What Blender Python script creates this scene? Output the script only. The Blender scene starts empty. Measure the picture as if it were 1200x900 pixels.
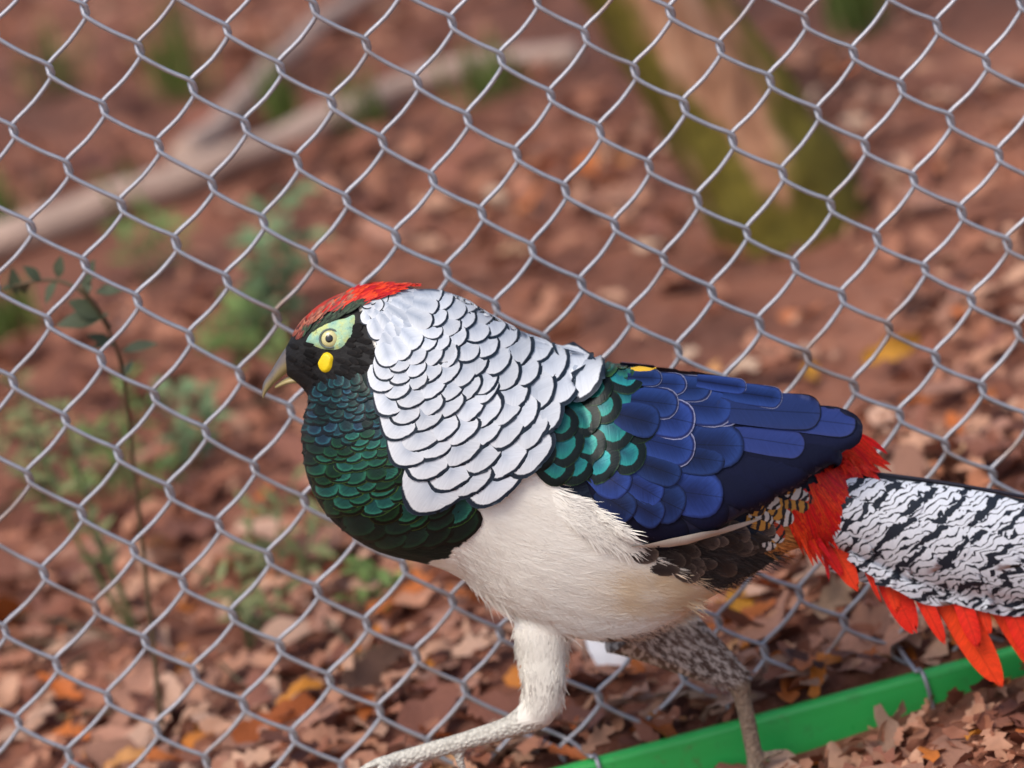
import bpy, bmesh, math, random
import numpy as np
from mathutils import Vector, Matrix
from mathutils.bvhtree import BVHTree

S = bpy.context.scene
COL = S.collection
R = math.radians
rng = random.Random(7)

# ------------------------------------------------------------------ camera
FPX, PITCH, ROLL, D0 = 4000.0, R(16), R(14.9), 2.67      # focal length in photo pixels
ZC = 0.3455                                             # height where the view axis meets the fence
fw = Vector((0, math.cos(PITCH), -math.sin(PITCH)))
u0 = Vector((0, math.sin(PITCH), math.cos(PITCH)))
rt = Vector((1, 0, 0)) * math.cos(ROLL) - u0 * math.sin(ROLL)
up = Vector((1, 0, 0)) * math.sin(ROLL) + u0 * math.cos(ROLL)
CAM = Vector((0, 0, ZC)) - fw * D0
cd = bpy.data.cameras.new('camera')
cam = bpy.data.objects.new('camera', cd); COL.objects.link(cam)
cam.matrix_world = Matrix(((rt.x, up.x, -fw.x, CAM.x), (rt.y, up.y, -fw.y, CAM.y), (rt.z, up.z, -fw.z, CAM.z), (0, 0, 0, 1)))
cd.sensor_width = 36; cd.lens = FPX / 1200 * 36
cd.clip_start = 0.05; cd.clip_end = 500
cd.dof.use_dof = True; cd.dof.focus_distance = 2.45; cd.dof.aperture_fstop = 3.9
S.camera = cam

# ------------------------------------------------------------------ sky and sun (soft shade light)
SUN_EL, SUN_AZ = R(58), R(215)          # azimuth clockwise from +Y
w = bpy.data.worlds.new('World'); S.world = w; w.use_nodes = True
nt = w.node_tree; nt.nodes.clear()
sky = nt.nodes.new('ShaderNodeTexSky'); sky.sky_type = 'NISHITA'; sky.sun_disc = False
sky.sun_elevation = SUN_EL; sky.sun_rotation = SUN_AZ; sky.air_density = 1.0; sky.dust_density = 4.0; sky.ozone_density = 1.0
bg = nt.nodes.new('ShaderNodeBackground'); bg.inputs[1].default_value = 0.12
wo = nt.nodes.new('ShaderNodeOutputWorld')
nt.links.new(sky.outputs[0], bg.inputs[0]); nt.links.new(bg.outputs[0], wo.inputs[0])
sd = bpy.data.lights.new('sun', 'SUN'); sd.energy = 1.3; sd.angle = R(25); sd.color = (1.0, 0.95, 0.88)
sun = bpy.data.objects.new('sun', sd); COL.objects.link(sun)
sdir = Vector((math.sin(SUN_AZ) * math.cos(SUN_EL), math.cos(SUN_AZ) * math.cos(SUN_EL), math.sin(SUN_EL)))
sun.rotation_euler = sdir.to_track_quat('Z', 'Y').to_euler(); sun.location = (0, 0, 6)
S.view_settings.view_transform = 'Standard'; S.view_settings.look = 'None'
S.view_settings.gamma = 1; S.view_settings.exposure = 0.52
S.render.engine = 'CYCLES'

# ------------------------------------------------------------------ helpers
def ray(px, py):
    return (fw + rt * ((px - 600) / FPX) - up * ((py - 450) / FPX))
def at(px, py, Y):
    d = ray(px, py); return CAM + d * ((Y - CAM.y) / d.y)
def at_z(px, py, z):
    d = ray(px, py); return CAM + d * ((z - CAM.z) / d.z)
def proj(p):
    d = Vector(p) - CAM; z = d.dot(fw)
    return 600 + FPX * d.dot(rt) / z, 450 - FPX * d.dot(up) / z
def lerp(a, b, t): return a + (b - a) * t
def smooth(a, b, x):
    t = min(1, max(0, (x - a) / (b - a))); return t * t * (3 - 2 * t)
def tag(o, label=None, cat=None, group=None, kind=None):
    if label: o['label'] = label
    if cat: o['category'] = cat
    if group: o['group'] = group
    if kind: o['kind'] = kind
    return o
def link(name, me, mat=None, parent=None, loc=None):
    o = bpy.data.objects.new(name, me); COL.objects.link(o)
    if mat is not None and me is not None and not me.materials: me.materials.append(mat)
    if parent: o.parent = parent
    if loc is not None: o.location = loc
    return o
def mesh(name, v, f, mat=None, sm=True):
    me = bpy.data.meshes.new(name); me.from_pydata([tuple(p) for p in v], [], f); me.update()
    if sm: me.polygons.foreach_set('use_smooth', [True] * len(me.polygons))
    if mat: me.materials.append(mat)
    return me
def catmull(P, n):
    P = [Vector(p) for p in P]; out = []
    for i in range(len(P) - 1):
        a, b, c, d = P[max(i - 1, 0)], P[i], P[i + 1], P[min(i + 2, len(P) - 1)]
        for k in range(n):
            t = k / n
            out.append(0.5 * ((2 * b) + (c - a) * t + (2 * a - 5 * b + 4 * c - d) * t * t + (3 * b - a - 3 * c + d) * t ** 3))
    out.append(P[-1]); return out
def tube(path, rad, n=8, cap=True):
    """swept tube: returns verts, faces"""
    path = [Vector(p) for p in path]; m = len(path)
    rad = rad if callable(rad) else (lambda t, r=rad: r)
    V, Fc = [], []; nrm = None
    for i, p in enumerate(path):
        tg = (path[min(i + 1, m - 1)] - path[max(i - 1, 0)]).normalized()
        if nrm is None:
            nrm = tg.orthogonal().normalized()
        nrm = (nrm - tg * nrm.dot(tg)).normalized(); bn = tg.cross(nrm); r = rad(i / max(1, m - 1))
        for k in range(n):
            a = 2 * math.pi * k / n; V.append(p + nrm * (math.cos(a) * r) + bn * (math.sin(a) * r))
    for i in range(m - 1):
        for k in range(n):
            a, b = i * n + k, i * n + (k + 1) % n; Fc.append((a, b, b + n, a + n))
    if cap:
        Fc.append(tuple(range(n - 1, -1, -1))); Fc.append(tuple((m - 1) * n + k for k in range(n)))
    return V, Fc
class MB:
    def __init__(s): s.v = []; s.f = []
    def add(s, vf):
        k = len(s.v); s.v += list(vf[0]); s.f += [tuple(i + k for i in q) for q in vf[1]]; return s
    def build(s, name, mat, parent=None, sm=True, org=None):
        v = s.v if org is None else [Vector(p) - Vector(org) for p in s.v]
        return link(name, mesh(name, v, s.f, mat, sm), parent=parent)
def in_poly(p, poly):
    x, y = p; c = False; j = len(poly) - 1
    for i in range(len(poly)):
        a, b = poly[i], poly[j]
        if (a[1] > y) != (b[1] > y) and x < (b[0] - a[0]) * (y - a[1]) / (b[1] - a[1]) + a[0]: c = not c
        j = i
    return c
def vnoise(x, y, z=0.0):
    from mathutils import noise
    return noise.noise(Vector((x, y, z)))

# ------------------------------------------------------------------ materials
class NT:
    """small node-tree writer"""
    def __init__(s, name):
        s.m = bpy.data.materials.new(name); s.m.use_nodes = True; s.t = s.m.node_tree
        s.b = s.t.nodes['Principled BSDF']
    def n(s, ty, **k):
        o = s.t.nodes.new('ShaderNode' + ty)
        for a, b in k.items(): setattr(o, a, b)
        return o
    def set(s, sock, v):
        if hasattr(v, 'is_linked') or isinstance(v, bpy.types.NodeSocket): s.t.links.new(v, sock)
        elif v is not None: sock.default_value = (*v, 1) if isinstance(v, tuple) and len(v) == 3 and sock.type == 'RGBA' else v
    def math(s, op, a, b=None, c=None, clamp=False):
        o = s.n('Math', operation=op, use_clamp=clamp)
        for i, v in enumerate((a, b, c)):
            if v is not None: s.set(o.inputs[i], v)
        return o.outputs[0]
    def mix(s, f, a, b, bt='MIX'):
        o = s.n('MixRGB', blend_type=bt); s.set(o.inputs[0], f); s.set(o.inputs[1], a); s.set(o.inputs[2], b); return o.outputs[0]
    def ramp(s, f, st, interp='LINEAR'):
        o = s.n('ValToRGB'); s.set(o.inputs[0], f); e = o.color_ramp.elements; o.color_ramp.interpolation = interp
        while len(e) < len(st): e.new(0.5)
        for q, (p, c) in zip(e, st):
            q.position = p; q.color = (*c, 1) if isinstance(c, tuple) else (c, c, c, 1)
        return o.outputs[0]
    def noise(s, scale, vec=None, detail=4, rough=0.55, dist=0.0):
        o = s.n('TexNoise'); o.inputs['Scale'].default_value = scale; o.inputs['Detail'].default_value = detail
        o.inputs['Roughness'].default_value = rough; o.inputs['Distortion'].default_value = dist
        if vec is not None: s.t.links.new(vec, o.inputs['Vector'])
        return o.outputs['Fac']
    def attr(s, name):
        return s.n('Attribute', attribute_name=name)
    def obj(s): return s.n('TexCoord').outputs['Object']
    def rnd(s): return s.n('ObjectInfo').outputs['Random']
    def comb(s, x, y, z=0.0):
        o = s.n('CombineXYZ'); s.set(o.inputs[0], x); s.set(o.inputs[1], y); s.set(o.inputs[2], z); return o.outputs[0]
    def bump(s, h, st, d=0.002):
        o = s.n('Bump'); o.inputs['Strength'].default_value = st; o.inputs['Distance'].default_value = d
        s.set(o.inputs['Height'], h); s.t.links.new(o.outputs[0], s.b.inputs['Normal'])
    def out(s, col=None, rough=0.6, metal=0.0, spec=0.4, sheen=0.0):
        s.set(s.b.inputs['Base Color'], col); s.set(s.b.inputs['Roughness'], rough); s.set(s.b.inputs['Metallic'], metal)
        s.b.inputs['Specular IOR Level'].default_value = spec; s.b.inputs['Sheen Weight'].default_value = sheen
        return s.m

def simple_mat(name, col, var=0.25, scale=40, rough=0.6, metal=0.0, spec=0.4, bump=0.3, bd=0.002):
    t = NT(name); f = t.noise(scale, t.obj())
    c = t.mix(f, tuple(x * (1 - var) for x in col), tuple(min(1, x * (1 + var)) for x in col))
    t.bump(f, bump, bd); return t.out(c, rough, metal, spec)

def feather_mat(name, stops, rough=0.55, metal=0.0, spec=0.35, barb=0.25, jit=0.15, edge_wob=0.05, sheen=0.0, buff=None, hue=0.0, shaft=0.0):
    """feather vane: colour by distance e from the shaft to the rim, fine barbs from the vane's own length/width coordinates"""
    t = NT(name); e = t.attr('e').outputs['Fac']; uv = t.n('UVMap').outputs[0]
    sx = t.n('SeparateXYZ'); t.t.links.new(uv, sx.inputs[0])
    au = t.math('ABSOLUTE', sx.outputs[0])
    bc = t.math('MULTIPLY_ADD', au, -0.75, sx.outputs[1])          # along a barb this stays constant
    rn = t.rnd()
    vec = t.comb(t.math('MULTIPLY', bc, 28.0), t.math('MULTIPLY', au, 3.0), t.math('MULTIPLY', rn, 37.0))
    st = t.noise(1.6, vec, 3, 0.6)
    wob = t.noise(7.0, t.comb(sx.outputs[0], sx.outputs[1], t.math('MULTIPLY', rn, 11.0)), 3)
    e2 = t.math('MULTIPLY_ADD', t.math('SUBTRACT', wob, 0.5), edge_wob * 2.2, e)
    e2 = t.math('MULTIPLY_ADD', t.math('SUBTRACT', st, 0.5), edge_wob * 1.6, e2)
    c = t.ramp(e2, stops)
    if buff: c = t.mix(t.attr('buff').outputs['Fac'], c, buff)
    v = t.math('ADD', t.math('MULTIPLY', t.math('SUBTRACT', st, 0.5), barb * 2), 1.0)
    if shaft: v = t.math('MULTIPLY', v, t.math('SUBTRACT', 1.0, t.math('MULTIPLY', t.math('LESS_THAN', au, 0.006), shaft)))
    v = t.math('MULTIPLY', v, t.math('MULTIPLY_ADD', t.math('SUBTRACT', rn, 0.5), jit * 2, 1.0))
    h = t.n('HueSaturation'); t.set(h.inputs['Color'], c); t.set(h.inputs['Value'], v)
    if hue: t.set(h.inputs['Hue'], t.math('MULTIPLY_ADD', t.math('SUBTRACT', rn, 0.5), hue, 0.5))
    t.bump(st, 0.35, 0.0006)
    return t.out(h.outputs[0], rough, metal, spec, sheen)

DK = (0.006, 0.013, 0.026)
M = {}
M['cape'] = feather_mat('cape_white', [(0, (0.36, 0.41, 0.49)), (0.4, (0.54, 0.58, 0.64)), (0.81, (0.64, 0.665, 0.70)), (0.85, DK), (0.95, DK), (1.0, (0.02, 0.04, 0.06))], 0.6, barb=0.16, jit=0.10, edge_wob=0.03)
M['breast_teal'] = feather_mat('breast_teal', [(0, (0.004, 0.014, 0.02)), (0.45, (0.006, 0.03, 0.036)), (0.64, (0.014, 0.085, 0.085)), (0.74, (0.003, 0.006, 0.008)), (1, (0.003, 0.008, 0.01))], 0.42, 0.25, barb=0.45, jit=0.8, edge_wob=0.09, hue=0.12)
M['breast_green'] = feather_mat('breast_green', [(0, (0.004, 0.03, 0.03)), (0.5, (0.008, 0.06, 0.04)), (0.68, (0.02, 0.13, 0.07)), (0.75, (0.003, 0.008, 0.006)), (0.92, (0.003, 0.01, 0.006)), (0.95, (0.05, 0.09, 0.02)), (1, (0.01, 0.03, 0.01))], 0.42, 0.25, barb=0.4, jit=0.7, edge_wob=0.07, hue=0.08)
M['breast_dark'] = feather_mat('breast_dark', [(0, (0.003, 0.008, 0.008)), (0.6, (0.005, 0.02, 0.015)), (0.78, (0.008, 0.04, 0.022)), (0.86, (0.002, 0.004, 0.004)), (1, (0.003, 0.008, 0.006))], 0.5, 0.15, barb=0.3, jit=0.5)
M['mantle'] = feather_mat('mantle_teal', [(0, (0.006, 0.07, 0.09)), (0.30, (0.012, 0.15, 0.155)), (0.55, (0.018, 0.225, 0.195)), (0.60, (0.004, 0.01, 0.01)), (0.94, (0.004, 0.01, 0.01)), (1, (0.02, 0.05, 0.02))], 0.42, 0.3, barb=0.35, jit=0.35, edge_wob=0.06, hue=0.05)
M['mantle_green'] = feather_mat('mantle_green', [(0, (0.006, 0.05, 0.035)), (0.5, (0.02, 0.15, 0.11)), (0.66, (0.006, 0.03, 0.015)), (0.9, (0.02, 0.07, 0.02)), (1, (0.05, 0.12, 0.03))], 0.45, 0.25, barb=0.3, jit=0.4, hue=0.06)
M['covert'] = feather_mat('covert_blue', [(0, (0.006, 0.014, 0.07)), (0.45, (0.014, 0.036, 0.155)), (0.80, (0.026, 0.060, 0.245)), (0.89, (0.010, 0.016, 0.08)), (0.935, (0.03, 0.035, 0.12)), (0.965, (0.24, 0.25, 0.38)), (1, (0.26, 0.27, 0.40))], 0.42, 0.2, barb=0.3, jit=0.25, edge_wob=0.02, hue=0.007, shaft=0.45)
M['covert_plain'] = feather_mat('covert_plain_blue', [(0, (0.005, 0.010, 0.05)), (0.5, (0.011, 0.028, 0.125)), (0.85, (0.022, 0.052, 0.215)), (0.95, (0.012, 0.026, 0.11)), (1, (0.006, 0.012, 0.05))], 0.45, 0.2, barb=0.35, jit=0.4, hue=0.007, shaft=0.45)
M['tertial'] = feather_mat('tertial_blue', [(0, (0.018, 0.034, 0.14)), (0.7, (0.022, 0.040, 0.16)), (0.92, (0.028, 0.042, 0.155)), (0.96, (0.005, 0.006, 0.02)), (1, (0.004, 0.005, 0.015))], 0.45, 0.15, barb=0.22, jit=0.2, edge_wob=0.015, hue=0.005, shaft=0.45)
M['primary'] = feather_mat('primary_navy', [(0, (0.005, 0.007, 0.024)), (0.7, (0.005, 0.007, 0.026)), (1, (0.004, 0.005, 0.015))], 0.6, 0.0, spec=0.15, barb=0.2, jit=0.3)
M['belly'] = feather_mat('belly_cream', [(0, (0.80, 0.765, 0.69)), (1, (0.83, 0.80, 0.74))], 0.8, barb=0.13, jit=0.02, sheen=0.2)
M['crown'] = feather_mat('crown_red', [(0, (0.50, 0.018, 0.008)), (0.6, (0.62, 0.022, 0.008)), (1, (0.66, 0.03, 0.01))], 0.55, barb=0.35, jit=0.3, hue=0.016)
M['crown_front'] = feather_mat('crown_front_red', [(0, (0.03, 0.02, 0.016)), (0.5, (0.24, 0.05, 0.032)), (1, (0.32, 0.12, 0.08))], 0.6, barb=0.5, jit=0.6, hue=0.02)
M['crown_dark'] = feather_mat('crown_dark_green', [(0, (0.01, 0.02, 0.012)), (0.7, (0.03, 0.06, 0.03)), (1, (0.01, 0.012, 0.01))], 0.6, barb=0.5, jit=0.6)
M['face'] = feather_mat('face_black', [(0, (0.006, 0.006, 0.007)), (0.8, (0.009, 0.008, 0.008)), (1, (0.014, 0.011, 0.010))], 0.7, spec=0.12, barb=0.5, jit=0.5)
M['plume'] = feather_mat('plume_red', [(0, (0.74, 0.032, 0.008)), (0.7, (0.72, 0.024, 0.008)), (1, (0.68, 0.02, 0.008))], 0.55, barb=0.55, jit=0.14, hue=0.012, shaft=0.3)
M['vent'] = feather_mat('vent_brown', [(0, (0.016, 0.012, 0.011)), (0.6, (0.035, 0.026, 0.023)), (0.85, (0.06, 0.046, 0.038)), (1, (0.12, 0.095, 0.075))], 0.7, barb=0.5, jit=0.7)
M['quill'] = feather_mat('quill_white', [(0, (0.62, 0.58, 0.50)), (1, (0.50, 0.46, 0.40))], 0.6, barb=0.15)

def rump_mat():
    t = NT('rump_barred'); uv = t.n('UVMap').outputs[0]; sx = t.n('SeparateXYZ'); t.t.links.new(uv, sx.inputs[0]); rn = t.rnd()
    v = t.comb(sx.outputs[0], sx.outputs[1], t.math('MULTIPLY', rn, 20.0))
    d = t.noise(9, v, 3); b = t.math('SINE', t.math('MULTIPLY_ADD', d, 7.0, t.math('MULTIPLY', sx.outputs[1], 70.0)))
    base = t.ramp(rn, [(0, (0.50, 0.25, 0.05)), (0.40, (0.55, 0.28, 0.05)), (0.45, (0.55, 0.53, 0.50)), (0.85, (0.60, 0.58, 0.56)), (0.9, (0.5, 0.06, 0.02))])
    c = t.mix(t.math('GREATER_THAN', b, 0.35), base, (0.015, 0.015, 0.02)); t.bump(d, 0.3, 0.001)
    return t.out(c, 0.65)
M['rump'] = rump_mat()

def tail_mat():
    t = NT('tail_barred'); uv = t.n('UVMap').outputs[0]; sx = t.n('SeparateXYZ'); t.t.links.new(uv, sx.inputs[0]); rn = t.rnd()
    U, Vv = sx.outputs[0], sx.outputs[1]; off = t.math('MULTIPLY', rn, 13.0)
    p = t.comb(U, Vv, off)
    d1 = t.noise(5.0, p, 3, 0.6); d2 = t.noise(11.0, p, 3, 0.6)
    # broad dark bars, leaning back from the shaft
    k = t.math('ADD', t.math('MULTIPLY', Vv, 2.5), t.math('MULTIPLY', U, 2.0)); k = t.math('ADD', k, t.math('MULTIPLY', d1, 0.7)); k = t.math('ADD', k, off)
    fr = t.math('FRACT', k); bar = t.math('LESS_THAN', fr, t.math('MULTIPLY_ADD', d2, 0.25, 0.11))
    # fine wavy lines between them
    d3 = t.noise(6.5, p, 2, 0.5)
    q = t.math('ADD', t.math('MULTIPLY', Vv, 7.5), t.math('MULTIPLY', U, 10.5)); q = t.math('ADD', q, t.math('MULTIPLY', d3, 3.4))
    lf = t.math('FRACT', q); line = t.math('LESS_THAN', lf, t.math('MULTIPLY_ADD', t.noise(13.0, p, 1), 0.8, -0.17))
    dark = t.math('MAXIMUM', bar, line)
    st = t.noise(30.0, p, 2)
    wh = t.mix(st, (0.56, 0.60, 0.68), (0.78, 0.80, 0.85))
    c = t.mix(dark, wh, (0.008, 0.013, 0.024)); t.bump(t.noise(40, p, 2), 0.25, 0.0008)
    return t.out(c, 0.6)
M['tail'] = tail_mat()
M['tail_core'] = simple_mat('tail_core_dark', (0.012, 0.014, 0.02), 0.3, 60)
M['tail_far'] = simple_mat('tail_edge_dark', (0.02, 0.018, 0.03), 0.3, 60)

def body_mat():
    t = NT('pheasant_plumage'); a = t.attr('paint').outputs['Color']; o = t.obj()
    mp = t.n('Mapping'); mp.inputs['Rotation'].default_value = (0, R(-38), 0); mp.inputs['Scale'].default_value = (60, 260, 300); t.t.links.new(o, mp.inputs[0])
    st = t.noise(1.0, mp.outputs[0], 4, 0.6); cl = t.noise(55, o, 3)
    v = t.math('MULTIPLY_ADD', t.math('SUBTRACT', st, 0.5), 0.35, 1.0); v = t.math('MULTIPLY_ADD', t.math('SUBTRACT', cl, 0.5), 0.25, v)
    h = t.n('HueSaturation'); t.set(h.inputs['Color'], a); t.set(h.inputs['Value'], v)
    vo = t.n('TexVoronoi'); vo.inputs['Scale'].default_value = 330; t.t.links.new(o, vo.inputs['Vector'])
    sc = t.attr('scaly').outputs['Fac']; h2 = t.math('MULTIPLY', t.math('MULTIPLY', vo.outputs['Distance'], -2.2), sc)
    t.bump(t.math('ADD', t.math('ADD', st, t.math('MULTIPLY', cl, 2.0)), h2), 0.45, 0.002)
    dk = t.mix(t.math('MULTIPLY', t.ramp(vo.outputs['Distance'], [(0.45, 0.0), (0.8, 1.0)]), t.math('MULTIPLY', sc, 0.32)), h.outputs[0], (0.10, 0.075, 0.055))
    return t.out(dk, 0.65, 0, 0.3)
def down_mat():
    t = NT('soft_down'); a = t.attr('paint').outputs['Color']
    return t.out(a, 0.8, 0, 0.2, 0.25)
M['down'] = down_mat()
M['body'] = body_mat()
def eye_skin_mat():
    t = NT('eye_skin_green'); o = t.obj(); f = t.noise(120, o, 3, 0.6); g = t.noise(420, o, 3, 0.7)
    c = t.ramp(f, [(0.34, (0.22, 0.42, 0.36)), (0.5, (0.36, 0.56, 0.36)), (0.66, (0.52, 0.58, 0.22))]); c = t.mix(t.ramp(g, [(0.58, 0.0), (0.72, 0.7)]), c, (0.06, 0.09, 0.06))
    t.bump(g, 0.7, 0.001); return t.out(c, 0.5, 0, 0.4)
M['eye_skin'] = eye_skin_mat()
M['wattle'] = simple_mat('wattle_yellow', (0.80, 0.58, 0.01), 0.12, 300, 0.45, bump=0.4, bd=0.0008)
M['iris'] = simple_mat('iris_yellow', (0.62, 0.58, 0.28), 0.2, 900, 0.15, spec=0.6, bump=0.0)
M['pupil'] = simple_mat('pupil_black', (0.004, 0.004, 0.004), 0.1, 300, 0.06, spec=0.7, bump=0.0)
M['lid'] = simple_mat('eyelid_grey', (0.10, 0.13, 0.12), 0.3, 500, 0.5)
def beak_mat():
    t = NT('beak_horn'); f = t.attr('e').outputs['Fac']; n = t.noise(180, t.obj(), 3)
    c = t.ramp(t.math('MULTIPLY_ADD', t.math('SUBTRACT', n, 0.5), 0.35, f), [(0, (0.40, 0.33, 0.14)), (0.45, (0.33, 0.27, 0.13)), (0.72, (0.17, 0.14, 0.115)), (1, (0.10, 0.09, 0.095))])
    t.bump(n, 0.15, 0.0008); return t.out(c, 0.35, spec=0.5)
M['beak'] = beak_mat()
M['wing'] = simple_mat('wing_base_navy', (0.006, 0.010, 0.035), 0.3, 80)
M['yellow_feather'] = simple_mat('rump_yellow', (0.75, 0.45, 0.03), 0.15, 100)
M['claw'] = simple_mat('claw_horn', (0.25, 0.2, 0.16), 0.2, 200, 0.4)

def wire_mat():
    t = NT('galvanised_wire'); o = t.obj(); f = t.noise(120, o, 3); g = t.noise(9, o, 3)
    c = t.mix(f, (0.34, 0.345, 0.385), (0.52, 0.53, 0.575)); c = t.mix(t.ramp(g, [(0.56, 0.0), (0.68, 0.75)]), c, (0.30, 0.19, 0.13))
    t.bump(f, 0.25, 0.0004); return t.out(c, 0.42, 0.55, 0.5)
M['wire'] = wire_mat()
def rail_mat():
    t = NT('green_rail_paint'); o = t.obj()
    mp = t.n('Mapping'); mp.inputs['Scale'].default_value = (6, 60, 60); t.t.links.new(o, mp.inputs[0])
    f = t.noise(1, mp.outputs[0], 5, 0.65); g = t.noise(70, o, 5, 0.7); d = t.noise(22, o, 5, 0.75)
    c = t.mix(f, (0.028, 0.40, 0.068), (0.042, 0.54, 0.12)); c = t.mix(t.ramp(g, [(0.56, 0.0), (0.75, 0.35)]), c, (0.05, 0.12, 0.035))
    c = t.mix(t.ramp(d, [(0.60, 0.0), (0.70, 0.6)]), c, (0.15, 0.07, 0.045))
    t.bump(g, 0.2, 0.001); return t.out(c, t.ramp(g, [(0.3, 0.26), (0.7, 0.5)]), 0, 0.5)
M['rail'] = rail_mat()

PAL = [(0.0, (0.055, 0.022, 0.014)), (0.10, (0.13, 0.046, 0.03)), (0.27, (0.26, 0.095, 0.055)), (0.48, (0.38, 0.16, 0.095)), (0.66, (0.50, 0.25, 0.155)), (0.82, (0.62, 0.37, 0.25)), (0.90, (0.50, 0.13, 0.03)), (0.955, (0.60, 0.24, 0.03)), (1.0, (0.68, 0.49, 0.35))]
def leaf_mat(name, from_attr, pal=PAL, spec=0.35):
    t = NT(name); r0 = t.attr('tone').outputs['Fac'] if from_attr else t.rnd()
    o = t.obj(); n = t.noise(90, o, 4, 0.65); n2 = t.noise(25, o, 2)
    c = t.ramp(r0, pal)
    h = t.n('HueSaturation'); t.set(h.inputs['Color'], c); t.set(h.inputs['Value'], t.math('ADD', t.math('MULTIPLY', n, 0.7), t.math('MULTIPLY_ADD', n2, 0.5, 0.4)))
    t.bump(n, 0.5, 0.002)
    tr = t.n('BsdfTranslucent'); t.set(tr.inputs[0], h.outputs[0]); mx = t.n('MixShader'); mx.inputs[0].default_value = 0.15
    t.out(h.outputs[0], 0.6, 0, spec)
    out = t.t.nodes['Material Output']; t.t.links.new(t.b.outputs[0], mx.inputs[1]); t.t.links.new(tr.outputs[0], mx.inputs[2]); t.t.links.new(mx.outputs[0], out.inputs[0])
    return t.m
M['litter'] = leaf_mat('leaf_litter', True)
M['leaf'] = leaf_mat('dry_leaf', False)
def one_leaf(name, c): return leaf_mat(name, False, [(0, tuple(x * .85 for x in c)), (1, tuple(x * 1.1 for x in c))])
M['leaf_orange'] = one_leaf('leaf_orange', (0.46, 0.12, 0.03)); M['leaf_dark'] = one_leaf('leaf_dark_brown', (0.14, 0.07, 0.045))
M['leaf_yellow'] = one_leaf('leaf_yellow', (0.55, 0.26, 0.03)); M['leaf_tan'] = one_leaf('leaf_tan', (0.46, 0.28, 0.17))
M['leaf_green'] = one_leaf('leaf_sage_green', (0.19, 0.205, 0.085)); M['leaf_bright'] = one_leaf('leaf_bright_green', (0.14, 0.22, 0.06))
M['leaf_olive'] = one_leaf('leaf_dark_olive', (0.085, 0.105, 0.06)); M['leaf_blue'] = one_leaf('leaf_blue_green', (0.16, 0.24, 0.115)); M['grass'] = one_leaf('grass_green', (0.12, 0.17, 0.035))
M['stem'] = simple_mat('stem_brown', (0.10, 0.07, 0.035), 0.3, 60); M['stem_green'] = simple_mat('stem_green', (0.10, 0.14, 0.05), 0.25, 60)
M['wood_pale'] = simple_mat('dead_wood', (0.44, 0.31, 0.25), 0.4, 9, 0.8, bump=0.8, bd=0.02)
M['white_down'] = simple_mat('shed_feather_white', (0.72, 0.72, 0.76), 0.1, 100)
def bark_mat():
    t = NT('mossy_bark'); o = t.obj(); mp = t.n('Mapping'); mp.inputs['Scale'].default_value = (1, 1, 0.35); t.t.links.new(o, mp.inputs[0])
    n = t.noise(16, mp.outputs[0], 5, 0.65); g = t.noise(6.5, mp.outputs[0], 4, 0.6); f = t.noise(60, o, 3)
    sx = t.n('SeparateXYZ'); t.t.links.new(o, sx.inputs[0])
    bark = t.ramp(n, [(0.3, (0.13, 0.065, 0.04)), (0.5, (0.42, 0.21, 0.12)), (0.70, (0.56, 0.34, 0.22))])
    moss = t.mix(f, (0.04, 0.04, 0.008), (0.23, 0.18, 0.03))
    mk = t.attr('moss').outputs['Fac']; mk = t.math('ADD', mk, t.math('MULTIPLY', t.math('SUBTRACT', g, 0.5), 2.4))
    c = t.mix(t.ramp(mk, [(0.38, 0.0), (0.58, 1.0)]), bark, moss); t.bump(n, 1.0, 0.02)
    return t.out(c, 0.85, 0, 0.2)
M['bark'] = bark_mat()
def soil_mat():
    t = NT('red_soil'); o = t.obj(); n = t.noise(3.5, o, 6, 0.65); f = t.noise(60, o, 4, 0.7)
    c = t.ramp(n, [(0.32, (0.05, 0.02, 0.015)), (0.5, (0.19, 0.07, 0.043)), (0.66, (0.34, 0.14, 0.085))])
    c = t.mix(t.ramp(f, [(0.45, 0.0), (0.75, 0.6)]), c, (0.34, 0.18, 0.13)); t.bump(f, 0.8, 0.01)
    return t.out(c, 0.9, 0, 0.2)
M['soil'] = soil_mat()

# ------------------------------------------------------------------ ground
RAIL_TOP, RAIL_Y0, RAIL_Y1 = 0.0400, -0.047, -0.033
def gz(x, y):
    front = 0.0 + 0.016 * smooth(0.14, 0.32, x) - 0.01 * smooth(0.05, -0.4, x)
    back = 0.030 + 0.012 * vnoise(x * 2.1, y * 2.1, 3) + 0.035 * vnoise(x * 0.6, y * 0.6, 8) * smooth(0.3, 1.5, y)
    back += 0.006 * max(0, y - 1.0)
    return lerp(front, back, smooth(-0.044, -0.034, y)) + 0.004 * smooth(.0, .03, abs(y + .04)) * vnoise(x * 9, y * 9, 1)
def axis_vals(lo, hi, step, far):
    a = list(np.arange(lo, hi + 1e-6, step)); ext = []; d = step
    p = hi
    while p < far: d *= 1.5; p += d; ext.append(p)
    neg = []; d = step; p = lo
    while p > -far: d *= 1.5; p -= d; neg.append(p)
    return neg[::-1] + a + ext
gx = axis_vals(-2.2, 2.2, 0.05, 120); gy = axis_vals(-1.0, 6.5, 0.05, 120)
gv = [(x, y, gz(x, y)) for y in gy for x in gx]; nx = len(gx)
gf = [(j * nx + i, j * nx + i + 1, (j + 1) * nx + i + 1, (j + 1) * nx + i) for j in range(len(gy) - 1) for i in range(nx - 1)]
tag(link('ground', mesh('ground', gv, gf, M['soil'])), kind='structure')
def on_ground(px, py):
    z = 0.03
    for _ in range(8):
        p = at_z(px, py, z); z = gz(p.x, p.y)
    return Vector((p.x, p.y, z))

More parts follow.
